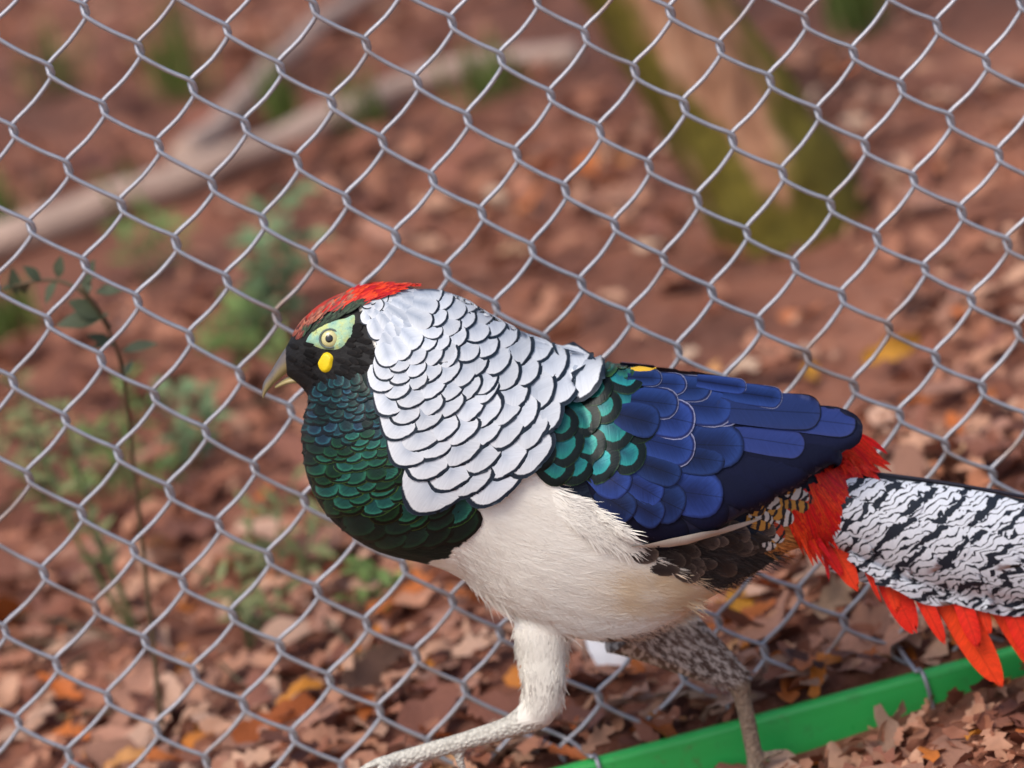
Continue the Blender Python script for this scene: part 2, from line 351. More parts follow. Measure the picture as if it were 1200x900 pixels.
# ------------------------------------------------------------------ fallen leaves
def leaf_shape(rg, lobed=True, rows=9, curl=None):
    """a unit-length dry leaf along +X, folded along the midrib and curled"""
    curl = rg.uniform(-1.6, 1.6) if curl is None else curl; fold = rg.uniform(0.05, 0.5) * rg.choice((1, 1, -1)); tw = rg.uniform(-0.7, 0.7)
    ph = rg.uniform(0, 6); v = []; wd = rg.uniform(0.20, 0.30)
    for i in range(rows):
        t = i / (rows - 1); pr = math.sin(math.pi * min(1, t * 0.92 + 0.06)) ** 0.7
        if lobed: pr *= (0.58 + 0.42 * (1 if i % 2 else 0)) if 0 < i < rows - 1 else 1
        h = wd * pr * (1 + 0.25 * rg.uniform(-1, 1)); a = curl * (t - 0.5)
        cx = math.sin(a) / curl if abs(curl) > 0.05 else (t - 0.5); cz = (1 - math.cos(a)) / curl if abs(curl) > 0.05 else 0
        for s in (-1, 0, 1):
            yy = s * h * math.cos(fold); zz = abs(s) * h * math.sin(fold) + 0.05 * math.sin(t * 9 + ph + s * 2) * abs(s)
            ang = tw * (t - 0.5); y2 = yy * math.cos(ang) - zz * math.sin(ang); z2 = yy * math.sin(ang) + zz * math.cos(ang)
            v.append((cx + (0.06 * abs(s) if lobed and i % 2 else 0), y2, cz + z2))
    f = []
    for i in range(rows - 1):
        for k in (0, 1):
            a = i * 3 + k; f.append((a, a + 1, a + 4, a + 3))
    return np.array(v), f
lr = random.Random(11)
SHAPES = [leaf_shape(lr, lobed=(k % 3 != 2)) for k in range(12)]
def leaf_matrix(x, y, size, tilt, rg, dz=0.0):
    z = gz(x, y)
    n = Matrix.Rotation(rg.uniform(0, 6.283), 4, 'Z') @ Matrix.Rotation(rg.gauss(0, tilt), 4, 'X') @ Matrix.Rotation(rg.gauss(0, tilt), 4, 'Y')
    return Matrix.Translation((x, y, z + dz)) @ n @ Matrix.Scale(size, 4)
cands = []
def scatter(n, x0, x1, y0, y1, smin, smax, tilt=0.32, top=0.03):
    for _ in range(n):
        x, y = lr.uniform(x0, x1), lr.uniform(y0, y1); size = lr.uniform(smin, smax) * (1 + 0.9 * lr.random() ** 4) * (0.45 if lr.random() < .25 else 1)
        if RAIL_Y0 - 0.018 < y < -0.027: continue
        # patches of barer soil
        if y > 0.6 and vnoise(x * 1.6, y * 1.6, 21) * 0.9 + lr.random() * 0.6 < 0.20 * smooth(.6, 1.2, y): continue
        if y < -0.03 and (x < 0.1 and lr.random() < 0.3): continue
        m = leaf_matrix(x, y, size, tilt, lr, lr.uniform(0.002, top))
        tone = min(0.999, max(0, lr.betavariate(1.9, 1.5)))
        if y > 0.8: tone *= lr.uniform(0.6, 1.05) * lerp(.7, 1.25, smooth(-.3, .3, vnoise(x * .9, y * .9, 31)))
        cands.append((m, lr.randrange(len(SHAPES)), min(.999, tone), x, y, size))
scatter(500, -0.75, 0.75, -0.75, -0.03, 0.025, 0.055, 0.25, 0.012)
scatter(420, 0.08, 0.45, -0.33, -0.04, 0.014, 0.042, 0.5, 0.016)
scatter(260, -0.5, 0.5, -0.028, 0.05, 0.02, 0.05)
scatter(2600, -1.1, 1.1, 0.0, 0.9, 0.028, 0.062)
scatter(3300, -1.6, 1.6, 0.9, 2.4, 0.03, 0.065)
scatter(3600, -2.2, 2.2, 2.4, 6.2, 0.035, 0.075)
def score(c):
    px, py = proj(c[0].translation)
    if not (-20 < px < 1220 and -20 < py < 920): return 0
    d = (c[0].translation - CAM).length
    if 480 < px < 900 and 330 < py < 690: return 0      # behind the bird
    return c[5] / d
cands.sort(key=score, reverse=True)
single = [c for c in cands[:280] if score(c) > 0]; rest = cands[len(single):]
TONES = [('dark brown', .12, (0.15, 0.055, 0.04)), ('reddish brown', .38, (0.30, 0.12, 0.08)), ('pinkish brown', .66, (0.44, 0.22, 0.15)), ('pale tan', .87, (0.58, 0.36, 0.26)), ('rusty orange', 1.0, (0.52, 0.15, 0.035))]
for nm, hi, c in TONES: M['leaf ' + nm] = leaf_mat('leaf_' + nm.replace(' ', '_'), False, [(0, tuple(q * .72 for q in c)), (1, tuple(q * 1.2 for q in c))])
SHM = {}
for m, k, tone, x, y, s in single:
    nm = next(q for q in TONES if tone <= q[1])[0]; lob = 'lobed' if k % 3 != 2 else 'narrow'
    if (nm, k) not in SHM: SHM[nm, k] = mesh('fallen_leaf', SHAPES[k][0], SHAPES[k][1], M['leaf ' + nm])
    o = link('fallen_leaf', SHM[nm, k]); o.matrix_world = m
    where = 'in front of the green rail' if y < -0.02 else ('close behind the fence' if y < 0.3 else 'farther behind the fence')
    tag(o, f'{nm} {lob} dry leaf in the litter {where}', 'leaf', f'{nm} {lob} leaves {where}')
nv = sum(len(SHAPES[c[1]][0]) for c in rest)
LV, LF, LT = [], [], []; k0 = 0
for m, k, tone, x, y, s in rest:
    v, f = SHAPES[k]; mm = np.array(m); q = v @ mm[:3, :3].T + mm[:3, 3]
    LV.append(q); LF += [tuple(i + k0 for i in g) for g in f]; LT += [tone] * len(v); k0 += len(v)
lm = mesh('leaf_litter', np.concatenate(LV).tolist(), LF, M['litter'])
at_ = lm.attributes.new('tone', 'FLOAT', 'POINT'); at_.data.foreach_set('value', LT)
tag(link('leaf_litter', lm), 'reddish brown dry leaf litter covering the soil', 'leaf litter', kind='stuff')

# ------------------------------------------------------------------ chain-link fence
NODES = {(0,0):(123,128),(1,0):(189,170),(2,0):(252,216),(-1,0):(56,82),(0,1):(162,56),(1,1):(228,103),(2,1):(287,150),(-1,1):(97,15),(1,2):(266,37),(0,-1):(80,197),(-1,-1):(15,155),
(5,1):(465,280),(6,1):(522,317),(5,2):(507,210),(6,2):(564,251),(7,2):(624,291),(8,2):(682,334),(6,3):(606,182),(7,3):(665,226),(8,3):(724,266),
(6,4):(645,112),(7,4):(702,153),(8,4):(760,195),(9,4):(818,235),(10,4):(874,274),(11,4):(931,312),(12,4):(988,349),(13,4):(1041,382),(14,4):(1096,421),(15,4):(1152,457),(13,5):(1084,316),(14,5):(1140,354),(12,3):(946,419),(13,3):(1002,456),(14,3):(1055,486),(15,3):(1107,520),
(8,5):(802,127),(9,5):(860,165),(10,5):(918,203),(11,5):(974,243),(10,6):(960,135),(11,6):(1015,171),(12,6):(1069,210),(10,7):(1000,61),(9,7):(945,26),(11,7):(1056,101),(12,7):(1114,142),(13,7):(1174,185),(11,8):(1100,31),(12,8):(1160,77),
(0,-2):(35,267),(1,-2):(101,307),(1,-3):(57,377),(2,-3):(120,420),(2,-4):(77,492),(3,-4):(141,532),(4,-4):(200,577),(5,-4):(257,615),(6,-4):(315,656),(7,-4):(372,691),(8,-4):(430,732),(9,-4):(489,769),(5,-5):(217,685),(6,-5):(272,721),(7,-5):(329,757),(8,-5):(386,795),(9,-5):(445,831),(8,-3):(474,664),(5,-6):(172,751),(4,-6):(115,715),(6,-6):(229,790),(7,-6):(287,825),(4,-7):(67,780),(5,-7):(125,819),(6,-7):(184,855),(7,-7):(240,892),(4,-8):(20,847),(5,-8):(79,885),(3,-7):(6,740),
(13,0):(884,666),(14,0):(934,694),(13,-1):(844,731),(14,-1):(899,764),(12,-3):(704,818),(3,0):(310,260),(3,1):(350,190),(4,1):(406,235)}
nk = np.array(list(NODES.keys()), float); nX = (nk[:, 0] + nk[:, 1]) / 2; nZ = (nk[:, 1] - nk[:, 0]) / 2
nW = np.array([tuple(at(a, b, 0.0)) for a, b in NODES.values()])[:, [0, 2]]
def qb(X, Z): return np.stack([np.ones_like(X), X, Z, X * X, X * Z, Z * Z], -1)
QC = np.linalg.lstsq(qb(nX, nZ), nW, rcond=None)[0]; QR = nW - qb(nX, nZ) @ QC
def node(X, Z):
    p = (qb(np.array([X]), np.array([Z])) @ QC)[0]; d2 = (nX - X) ** 2 + (nZ - Z) ** 2; wt = np.exp(-d2 / (2 * 0.55 ** 2))
    return p + (wt[:, None] * QR).sum(0) / (wt.sum() + 0.25)
fence = link('chain_link_fence', None); fence.location = (0, 0, 0)
tag(fence, 'grey galvanised chain link fence with a green painted rail along its foot', 'fence')
WR = 0.00182
for k in range(-9, 31):
    pts = []; m = 8
    while m > -26:
        c = k if (m - k) % 2 == 0 else k + 1
        x, z = node(c / 2, m / 2)
        if z < 0.012 or z > 1.05 or abs(x) > 1.1: m -= 1; continue
        sgn = -1 if c == k else 1; jx = 0.0012 * vnoise(c * 3.1, m * 2.7, k * 0.37); jz = 0.0014 * vnoise(c * 2.3, m * 3.9, 5 + k * .31)
        inn = -WR * 1.02 if sgn > 0 else WR * 1.02    # running in from the right = behind, from the left = in front
        dx = sgn * WR * 0.85
        hk = 0.0058 + 0.0014 * vnoise(c * 1.7, m * 1.3, 2)
        if pts:
            pv = pts[-1]; nw = Vector((x, 0, z + hk)); md = (pv + nw) / 2; md.y = inn
            md += Vector((0.0016, 0, -0.0013)) * (1 + .8 * vnoise(c, m, 4)) if sgn < 0 else Vector((-0.0004, 0, -0.0010)) * (1 + 1.2 * vnoise(c, m, 7))
            pts.append(md)
        pts += [Vector((x + dx * 0.15 - sgn * 0.0008 + jx, inn, z + hk + jz)), Vector((x + dx + jx, 0, z + jz)), Vector((x + dx * 0.15 - sgn * 0.0008 + jx, -inn, z - hk + jz))]
        m -= 1
    if len(pts) < 9: continue
    MB().add(tube(catmull(pts, 3), WR, 8)).build('wire', M['wire'], fence)
# rail
def rounded_bar(x0, x1, y0, y1, z0, z1, r, n=4, seg=40):
    prof = []
    for cx, cz, a0 in ((y1 - r, z1 - r, 0), (y0 + r, z1 - r, 90), (y0 + r, z0 + r, 180), (y1 - r, z0 + r, 270)):
        for i in range(n + 1):
            a = R(a0 + 90 * i / n); prof.append((cx + r * math.cos(a), cz + r * math.sin(a)))
    V, Fc = [], []; m = len(prof)
    for s in range(seg + 1):
        x = lerp(x0, x1, s / seg); V += [Vector((x, p[0] + 0.0006 * vnoise(x * 7, 2), p[1] + 0.0009 * vnoise(x * 5, 9))) for p in prof]
    for s in range(seg):
        for i in range(m): a, b = s * m + i, s * m + (i + 1) % m; Fc.append((a, b, b + m, a + m))
    Fc.append(tuple(range(m))[::-1]); Fc.append(tuple(seg * m + i for i in range(m)))
    return V, Fc
rail = MB().add(rounded_bar(-1.1, 1.1, RAIL_Y0, RAIL_Y1, -0.03, RAIL_TOP, 0.005)).build('base_rail', M['rail'], fence)
rail['label'] = 'glossy green painted square rail'
p0 = at(1052, 757, 0.0); p1 = at(1084, 795, RAIL_Y0 - 0.002)
tie = [p0 + Vector((0, 0.004, 0.004)), p0, Vector((p1.x - 0.006, RAIL_Y1 - 0.012, RAIL_TOP + 0.0045)), Vector((p1.x - 0.002, RAIL_Y0 + 0.004, RAIL_TOP + 0.003)), Vector((p1.x, RAIL_Y0 - 0.003, RAIL_TOP - 0.006)), Vector((p1.x + 0.001, RAIL_Y0 - 0.0028, 0.0))]
MB().add(tube(catmull(tie, 5), WR, 8)).build('tie_wire', M['wire'], fence)
p2 = at(668, 868, 0.0); q2 = at(700, 897, RAIL_Y0 - 0.002)
tie = [p2 + Vector((-0.02, 0.004, 0.016)), p2, Vector((q2.x - 0.004, RAIL_Y1 - 0.01, RAIL_TOP + 0.004)), Vector((q2.x, RAIL_Y0 + 0.004, RAIL_TOP + 0.003)), Vector((q2.x + 0.001, RAIL_Y0 - 0.003, RAIL_TOP - 0.006)), Vector((q2.x + 0.002, RAIL_Y0 - 0.0028, 0.0))]
MB().add(tube(catmull(tie, 5), WR, 8)).build('tie_wire', M['wire'], fence)

# ------------------------------------------------------------------ the pheasant
YB = -0.135
bird = link('pheasant', None)
foot_p = at(886, 925, -0.085)
bird.location = (foot_p.x, YB, gz(foot_p.x, -0.085)); BO = Vector(bird.location)
tag(bird, 'walking pheasant with white scalloped cape, blue wings, red crown and barred tail', 'pheasant')
PXM = (CAM - at(600, 500, YB)).length / FPX            # metres for one photo pixel at the bird
def B(px, py, d=0.0):                                    # d: pixels towards the viewer's side of the bird
    return at(px, py, YB - d * PXM)
def loft(secs, n=22, sub=4, sup=2.2):
    """secs: (top px, bottom px, depth px or (top depth, bottom depth), half thickness px) -> closed skin"""
    secs = [(a, b, d if isinstance(d, tuple) else (d, d), h) for a, b, d, h in secs]
    Hh = catmull([Vector((s[3], 0, 0)) for s in secs], sub)
    A = catmull([Vector((s[0][0], s[0][1], s[2][0])) for s in secs], sub); Bt = catmull([Vector((s[1][0], s[1][1], s[2][1])) for s in secs], sub)
    V, Fc = [], []; m = len(A)
    for a, b, hv in zip(A, Bt, Hh):
        ta, tb = B(a.x, a.y, a.z), B(b.x, b.y, b.z); c = (ta + tb) / 2; ax = (ta - tb) / 2; h = max(1.0, hv.x) * PXM
        out = Vector((0, -1, 0)); out = (out - ax.normalized() * out.dot(ax.normalized())).normalized() if a.z != b.z else out
        for i in range(n):
            q = 2 * math.pi * i / n; cs, sn = math.cos(q), math.sin(q)
            e = 2 / sup; V.append(c + ax * (abs(cs) ** e * (1 if cs > 0 else -1)) + out * h * (abs(sn) ** e * (1 if sn > 0 else -1)))
    for i in range(m - 1):
        for k in range(n): p, q = i * n + k, i * n + (k + 1) % n; Fc.append((p, p + n, q + n, q))
    Fc.append(tuple(range(n))); Fc.append(tuple((m - 1) * n + k for k in range(n))[::-1])
    return V, Fc
BODY = [((334, 409), (336, 440), 0, 13), ((346, 388), (350, 450), 0, 24), ((366, 364), (360, 462), 0, 34), ((396, 346), (362, 474), 0, 42), ((436, 337), (357, 492), 0, 55),
        ((486, 342), (354, 522), 0, 80), ((535, 354), (362, 566), 0, 102), ((590, 388), (388, 606), 0, 120), ((640, 412), (440, 640), 0, 128), ((695, 428), (520, 662), 0, 130), ((755, 440), (600, 714), 0, 126),
        ((815, 450), (680, 744), 0, 114), ((870, 474), (752, 742), 0, 95), ((920, 505), (815, 704), 0, 72), ((960, 535), (870, 676), 0, 54), ((1000, 556), (915, 646), 0, 40), ((1040, 566), (975, 634), 0, 30), ((1090, 580), (1060, 636), 0, 22)]
mb = MB().add(loft(BODY, 28, 4, 2.15))
def limb(path, n=14):      # path: (px, py, depth px, radius px)
    P = catmull([B(x, y, d) for x, y, d, r in path], 5); Rr = [r for *_, r in path]
    def rad(t):
        s = t * (len(Rr) - 1); i = min(int(s), len(Rr) - 2); return lerp(Rr[i], Rr[i + 1], s - i) * PXM
    return tube(P, rad, n)
NL, FL = 45, -62    # depth of the near (front) leg and the far (rear) leg
mb.add(limb([(648, 690, 10, 40), (636, 735, 24, 35), (636, 775, 38, 26), (637, 808, NL, 25), (628, 834, NL, 23), (596, 852, NL, 13), (545, 868, NL, 11), (490, 884, NL, 10.5), (462, 893, NL, 12)]))
for tx, ty, td in ((428, 900, 4), (436, 912, 30), (440, 914, -26)):
    mb.add(limb([(468, 891, NL, 9), ((468 + tx) / 2, (891 + ty) / 2 - 3, NL + td * .6, 7.0), (tx, ty, NL + td, 5), (tx - 12, ty + 7, NL + td * 1.3, 2.5)], 10))
mb.add(limb([(540, 872, NL, 8), (538, 885, NL, 6.5), (541, 897, NL, 5), (546, 906, NL, 2.5)], 10))
mb.add(limb([(745, 715, FL, 64), (782, 742, FL, 44), (816, 764, FL, 33), (845, 783, FL, 24), (864, 798, FL, 16), (870, 818, FL, 11), (877, 850, FL, 10.5), (884, 885, FL, 10.5), (886, 906, FL, 12)]))
fz = proj(Vector((foot_p.x, YB - FL * PXM, gz(foot_p.x, YB - FL * PXM))))[1]
for tx, ty, td in ((838, 930, 4), (852, 924, 44), (846, 918, -40)):
    mb.add(limb([(886, 903, FL, 9), ((886 + tx) / 2, (906 + ty) / 2, FL + td * .6, 7), (tx, ty, FL + td, 5), (tx - 12, ty + 4, FL + td * 1.3, 2.2)], 10))
mb.add(limb([(884, 891, FL, 8), (896, 886, FL, 6), (910, 882, FL, 4.6), (920, 879, FL, 2.2)], 10))
raw = mesh('body_raw', mb.v, mb.f)
tmp = bpy.data.objects.new('body_tmp', raw); COL.objects.link(tmp)
rm = tmp.modifiers.new('r', 'REMESH'); rm.mode = 'VOXEL'; rm.voxel_size = 0.0019; rm.use_smooth_shade = True
sm = tmp.modifiers.new('s', 'SMOOTH'); sm.factor = 0.5; sm.iterations = 6
dg = bpy.context.evaluated_depsgraph_get(); bme = bpy.data.meshes.new_from_object(tmp.evaluated_get(dg)); bme.name = 'body'
bpy.data.objects.remove(tmp)
# paint: the plumage regions of the body (same on both flanks)
nvt = len(bme.vertices); co = np.empty(nvt * 3); bme.vertices.foreach_get('co', co); co = co.reshape(-1, 3)
nr = co.copy(); nr[:, 1] = YB - np.abs(nr[:, 1] - YB)
dd = nr - np.array(CAM); zz = dd @ np.array(fw); PX = np.stack([600 + FPX * (dd @ np.array(rt)) / zz, 450 - FPX * (dd @ np.array(up)) / zz], 1)
FACE = [(325, 395), (345, 375), (380, 365), (415, 350), (430, 375), (452, 440), (452, 470), (340, 480), (325, 450)]
CROWN = [(320, 400), (345, 385), (375, 365), (412, 350), (440, 358), (500, 342), (500, 310), (380, 310), (330, 360)]
GREEN = [(340, 455), (460, 445), (556, 560), (552, 625), (526, 654), (490, 664), (400, 660), (330, 600), (330, 480)]
VENT = [(735, 640), (880, 600), (960, 600), (960, 640), (915, 662), (830, 690), (780, 660)]
WINGU = [(600, 400), (700, 400), (1020, 470), (1020, 540), (900, 620), (735, 632), (640, 565)]
RUMP = [(880, 560), (1120, 540), (1120, 660), (890, 645)]
def mixc(a, b, k): return a + (np.array(b) - a) * min(1, max(0, k))
def paint(x, y):
    p = (x + 5 * vnoise(x * .11, y * .11, 2), y + 5 * vnoise(x * .11, y * .11, 7)); sc = 0.0
    n1 = vnoise(x * .03, y * .03, 4); n2 = vnoise(x * .20, y * .15, 9)
    c = np.array((0.90, 0.865, 0.785)) * (1 + .03 * n1)
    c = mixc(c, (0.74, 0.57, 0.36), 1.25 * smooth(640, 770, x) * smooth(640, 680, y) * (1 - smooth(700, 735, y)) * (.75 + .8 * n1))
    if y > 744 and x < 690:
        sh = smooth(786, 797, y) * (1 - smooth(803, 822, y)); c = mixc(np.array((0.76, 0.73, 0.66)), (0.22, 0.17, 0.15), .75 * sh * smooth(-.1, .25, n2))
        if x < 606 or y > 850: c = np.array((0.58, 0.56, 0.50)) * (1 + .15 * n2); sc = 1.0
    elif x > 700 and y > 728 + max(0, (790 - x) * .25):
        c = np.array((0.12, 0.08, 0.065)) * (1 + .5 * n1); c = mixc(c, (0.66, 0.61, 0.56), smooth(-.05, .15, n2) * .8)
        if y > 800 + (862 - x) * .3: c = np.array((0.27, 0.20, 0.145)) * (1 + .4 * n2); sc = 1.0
    if in_poly(p, VENT) and y < 720: c = np.array((0.028, 0.022, 0.02)) * (1 + .6 * n2)
    if in_poly(p, RUMP): c = np.array((0.5, 0.2, 0.05))
    if in_poly(p, GREEN): c = np.array((0.003, 0.009, 0.008))
    if in_poly((x, y), FACE): c = np.array((0.008, 0.0075, 0.008)) * (1 + .5 * n2)
    if in_poly((x, y), CROWN): c = np.array((0.42, 0.03, 0.015))
    if in_poly((x, y), WINGU) and x > 560: c = np.array((0.006, 0.014, 0.03))
    return c, sc
cols = np.ones((nvt, 4)); scal = np.zeros(nvt)
d0 = co - np.array(CAM); z0_ = d0 @ np.array(fw); PO = np.stack([600 + FPX * (d0 @ np.array(rt)) / z0_, 450 - FPX * (d0 @ np.array(up)) / z0_], 1)
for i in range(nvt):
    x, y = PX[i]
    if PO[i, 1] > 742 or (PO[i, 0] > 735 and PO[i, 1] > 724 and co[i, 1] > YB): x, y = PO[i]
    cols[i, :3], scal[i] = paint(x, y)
bme.attributes.new('scaly', 'FLOAT', 'POINT').data.foreach_set('value', scal)
ca = bme.color_attributes.new('paint', 'FLOAT_COLOR', 'POINT'); ca.data.foreach_set('color', cols.ravel())
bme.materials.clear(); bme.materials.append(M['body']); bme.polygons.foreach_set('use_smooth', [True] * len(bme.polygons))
BVB = BVHTree.FromPolygons([tuple(p) for p in co], [tuple(p.vertices) for p in bme.polygons])
bme.vertices.foreach_set('co', (co - np.array(BO)).ravel()); bme.update()
body = link('body', bme, parent=bird)

WINGS = [((640, 440), (640, 540), (30, 60), 20), ((690, 436), (680, 590), (40, 96), 38), ((720, 434), (705, 612), (34, 116), 44), ((765, 436), (745, 634), (26, 126), 42), ((830, 441), (805, 637), (20, 120), 36), ((890, 456), (868, 604), (18, 104), 28), ((950, 474), (930, 571), (20, 84), 19), ((988, 487), (976, 539), (28, 64), 11), ((1010, 499), (1007, 515), (40, 52), 4)]
wv, wf = loft(WINGS, 20, 4, 2.3); BVW = BVHTree.FromPolygons([tuple(p) for p in wv], wf)
wing = link('wing', mesh('wing', [p - BO for p in wv], wf, M['wing']), parent=bird)
def far_copy(o):
    c = o.copy(); COL.objects.link(c); w_ = o.parent is wing
    c.parent = wing2 if w_ else o.parent; c.scale = (1, 1 if w_ else -1, 1); return c
wing2 = link('wing', wing.data, parent=bird); wing2.scale = (1, -1, 1); wing2.location = (0, 0, -0.013)
TAILS = [((985, 550), (950, 624), 0, 32), ((1040, 557), (1005, 645), 0, 38), ((1100, 567), (1085, 680), 0, 42), ((1200, 585), (1195, 702), 0, 42), ((1320, 613), (1315, 716), 0, 36), ((1480, 660), (1476, 736), 0, 26), ((1700, 745), (1697, 783), 0, 12), ((1850, 815), (1850, 822), 0, 4)]
tv, tf = loft(TAILS, 20, 4, 2.0); BVT = BVHTree.FromPolygons([tuple(p) for p in tv], tf)
tail = link('tail', mesh('tail', [p - BO for p in tv], tf, M['tail_core']), parent=bird)

fr = random.Random(5)
J = lambda s: fr.uniform(-s, s)
def cast(px, py, trees, ref=None, over=False, nref=None):
    d = ray(px, py).normalized(); best = None
    for t in trees:
        h = t.ray_cast(CAM, d)
        if h[0] is not None and (best is None or h[3] < best[2]): best = (h[0], h[1], h[3])
    if best: return best[0], (best[1] if best[1].dot(d) < 0 else -best[1]), True
    # off the outline: bend round to the nearest skin
    p0 = at(px, py, ref if ref is not None else YB); q = None
    for t in trees:
        h = t.find_nearest(p0)
        if q is None or h[3] < q[3]: q = h
    if over: return p0, (nref if nref is not None else Vector((0, -1, .2)).normalized()), False
    n = q[1]; c_ = (CAM - q[0]).normalized()
    if n.dot(q[0] - p0) > 0: n = -n
    return q[0], n.normalized(), False
def feather(name, c0, c1, width, mat, parent, trees=(BVB,), L0=0.4, L1=3.2, rows=8, colm=7, t0=0.68, k=2.4, base=0.55, mid=None, crown=1.2, conform=True, mirror=False, lift=0.0, twist=0.0, point=1.0, over=False, ragged=0.0):
    """one feather from base pixel c0 to tip pixel c1, laid on the bird; lifts in pixels at base and tip"""
    c0 = Vector(c0); c1 = Vector(c1); mid = Vector(mid) if mid else (c0 + c1) / 2; ln = (c1 - c0).length
    ts = [math.sin(math.pi / 2 * i / (rows - 1)) ** 0.9 for i in range(rows)]
    V, E, UV = [], [], []; ref = None
    hit = cast(mid.x, mid.y, trees); ref, nref = hit[0].y, hit[1]
    order = sorted(range(colm), key=lambda j: abs(j - (colm - 1) / 2)); rag = [J(ragged) for _ in range(colm)]
    for t in ts:
        c = (1 - t) ** 2 * c0 + 2 * t * (1 - t) * mid + t * t * c1; tg = (2 * (1 - t) * (mid - c0) + 2 * t * (c1 - mid)).normalized(); nn = Vector((-tg.y, tg.x))
        if t <= t0: pr = lerp(base, 1, math.sin(math.pi / 2 * t / t0) ** 0.8)
        else: pr = max(0.02, (1 - ((t - t0) / (1 - t0)) ** k)) ** (1 / k * point)
        al = max(0, (t - t0) / (1 - t0)); row = {}
        st_ = {-1: (ref, nref), 1: (ref, nref)}
        for j in order:
            a = -1 + 2 * j / (colm - 1); sd_ = 1 if a > 0 else -1; p = c + nn * (a * pr * width / 2) + tg * (rag[j] * t * t * ln)
            h, n, ok = cast(p.x, p.y, trees, st_[sd_][0], over, st_[sd_][1])
            if ok:
                st_[sd_] = (h.y, n)
                if abs(a) < 0.3: ref, nref = h.y, n; st_ = {-1: (ref, nref), 1: (ref, nref)}
            lf = (L0 + (L1 - L0) * t ** 1.3 + crown * (1 - a * a) * pr + lift + twist * a) * PXM
            row[j] = (h + n * lf - BO, (min(1, abs(a)) ** k * (pr if t > t0 else 1) ** k + al ** k) ** (1 / k) if t > t0 else abs(a) * lerp(0.75, 1, t / t0), (a * pr * width / 200, t * ln / 100))
        for j in range(colm): V.append(row[j][0]); E.append(row[j][1]); UV.append(row[j][2])
    Fc = []
    for i in range(rows - 1):
        for j in range(colm - 1):
            a = i * colm + j; Fc.append((a, a + 1, a + colm + 1, a + colm))
    me = mesh(name, V, Fc, M[mat])
    ea = me.attributes.new('e', 'FLOAT', 'POINT'); ea.data.foreach_set('value', E)
    ul = me.uv_layers.new(name='UVMap'); vi = np.empty(len(me.loops), int); me.loops.foreach_get('vertex_index', vi); ul.data.foreach_set('uv', np.array(UV)[vi].ravel())
    o = link(name, me, parent=parent)
    if mirror: far_copy(o)
    return o
def polar_rows(cen, radii, ang0, ang1, poly, size, wfac, lfac, make, ovl=0.62, jit=0.12):
    cen = Vector(cen)
    for ri, r in enumerate(radii):
        s = size(r); wd = s * wfac(r); st = wd * ovl / r; a = ang0 + (st * 0.5 if ri % 2 else 0)
        while a < ang1:
            aj = a + J(st * jit); rj = r + J(s * jit * 1.6); d = Vector((math.cos(aj), math.sin(aj))); tip = cen + d * rj
            if in_poly(tip, poly): make(tip, d, s, wd * (1 + J(0.1)), rj, aj)
            a += st
# belly, thighs and vent: soft hair-like down lying along the body, too fine to count
def down(name, regions, parent):
    V, Fc, Cc = [], [], []
    for poly, n, ang, ln, wd, jitc, lift, trees, ink in regions:
        xs = [p[0] for p in poly]; ys = [p[1] for p in poly]; k = 0; tries = 0
        while k < n and tries < n * 6:
            tries += 1; p = Vector((fr.uniform(min(xs), max(xs)), fr.uniform(min(ys), max(ys))))
            if not in_poly(p, poly): continue
            k += 1; a = R(ang(p.x, p.y) + J(13)); d = Vector((math.cos(a), math.sin(a))); L = ln * fr.uniform(.6, 1.3); w_ = wd * fr.uniform(.7, 1.3); cv_ = J(.25); pn = Vector((-d.y, d.x))
            col = np.array(ink if ink else paint(p.x, p.y)[0])
            if ink is None and n > 5000 and col[0] < .3: continue
            col = col * (1 + J(jitc)); b = len(V); lf = fr.uniform(.6, 1.4) * lift; last = None
            for q in range(4):
                t = q / 3; c = p + d * (L * t) + pn * (cv_ * L * t * t)
                h, nn, ok = cast(c.x, c.y, trees, last[0].y if last else None, last is not None, last[1] if last else None)
                if ok: last = (h, nn)
                elif last is None: last = (h, nn)
                hw = w_ * (1, .95, .7, .12)[q] / 2; sv = (rt * pn.x - up * pn.y) * (hw * PXM); o_ = h + nn * ((.25 + lf * t) * PXM) - BO
                V += [o_ - sv, o_ + sv]; Cc += [(*col, 1), (*col, 1)]
            for q in range(3): Fc.append((b + 2 * q, b + 2 * q + 1, b + 2 * q + 3, b + 2 * q + 2))
    me = mesh(name, V, Fc, M['down']); me.color_attributes.new('paint', 'FLOAT_COLOR', 'POINT').data.foreach_set('color', np.array(Cc).ravel())
    o = link(name, me, parent=parent); o['kind'] = 'stuff'; return o
BELLYP = [(525, 648), (560, 600), (640, 556), (690, 588), (738, 628), (742, 652), (775, 672), (806, 690), (800, 708), (780, 730), (740, 744), (690, 748), (640, 738), (590, 714), (545, 682)]
TH_F = [(600, 735), (668, 745), (664, 800), (660, 822), (640, 832), (612, 825), (612, 800), (605, 765)]
TH_R = [(715, 742), (800, 722), (840, 750), (876, 788), (866, 806), (838, 802), (780, 772)]
down('down', [(BELLYP, 7000, lambda x, y: 20 + 22 * smooth(700, 560, x) - 14 * smooth(700, 745, y), 30, 1.25, .02, .8, (BVB,), None),
              (TH_F, 1100, lambda x, y: 92, 13, 1.3, .035, .6, (BVB,), None),
              (TH_R, 1500, lambda x, y: 38, 10, 1.5, .12, .9, (BVB,), None),
              ([(745, 645), (880, 606), (925, 625), (905, 650), (830, 690), (785, 672)], 900, lambda x, y: 14, 24, 1.3, .8, 3.0, (BVB,), None),
              ([(640, 566), (690, 588), (728, 618), (724, 630), (690, 626), (650, 602)], 1500, lambda x, y: 32 + .12 * (x - 680), 34, 1.6, .03, 5.0, (BVB, BVW), (0.89, 0.86, 0.79))], bird)
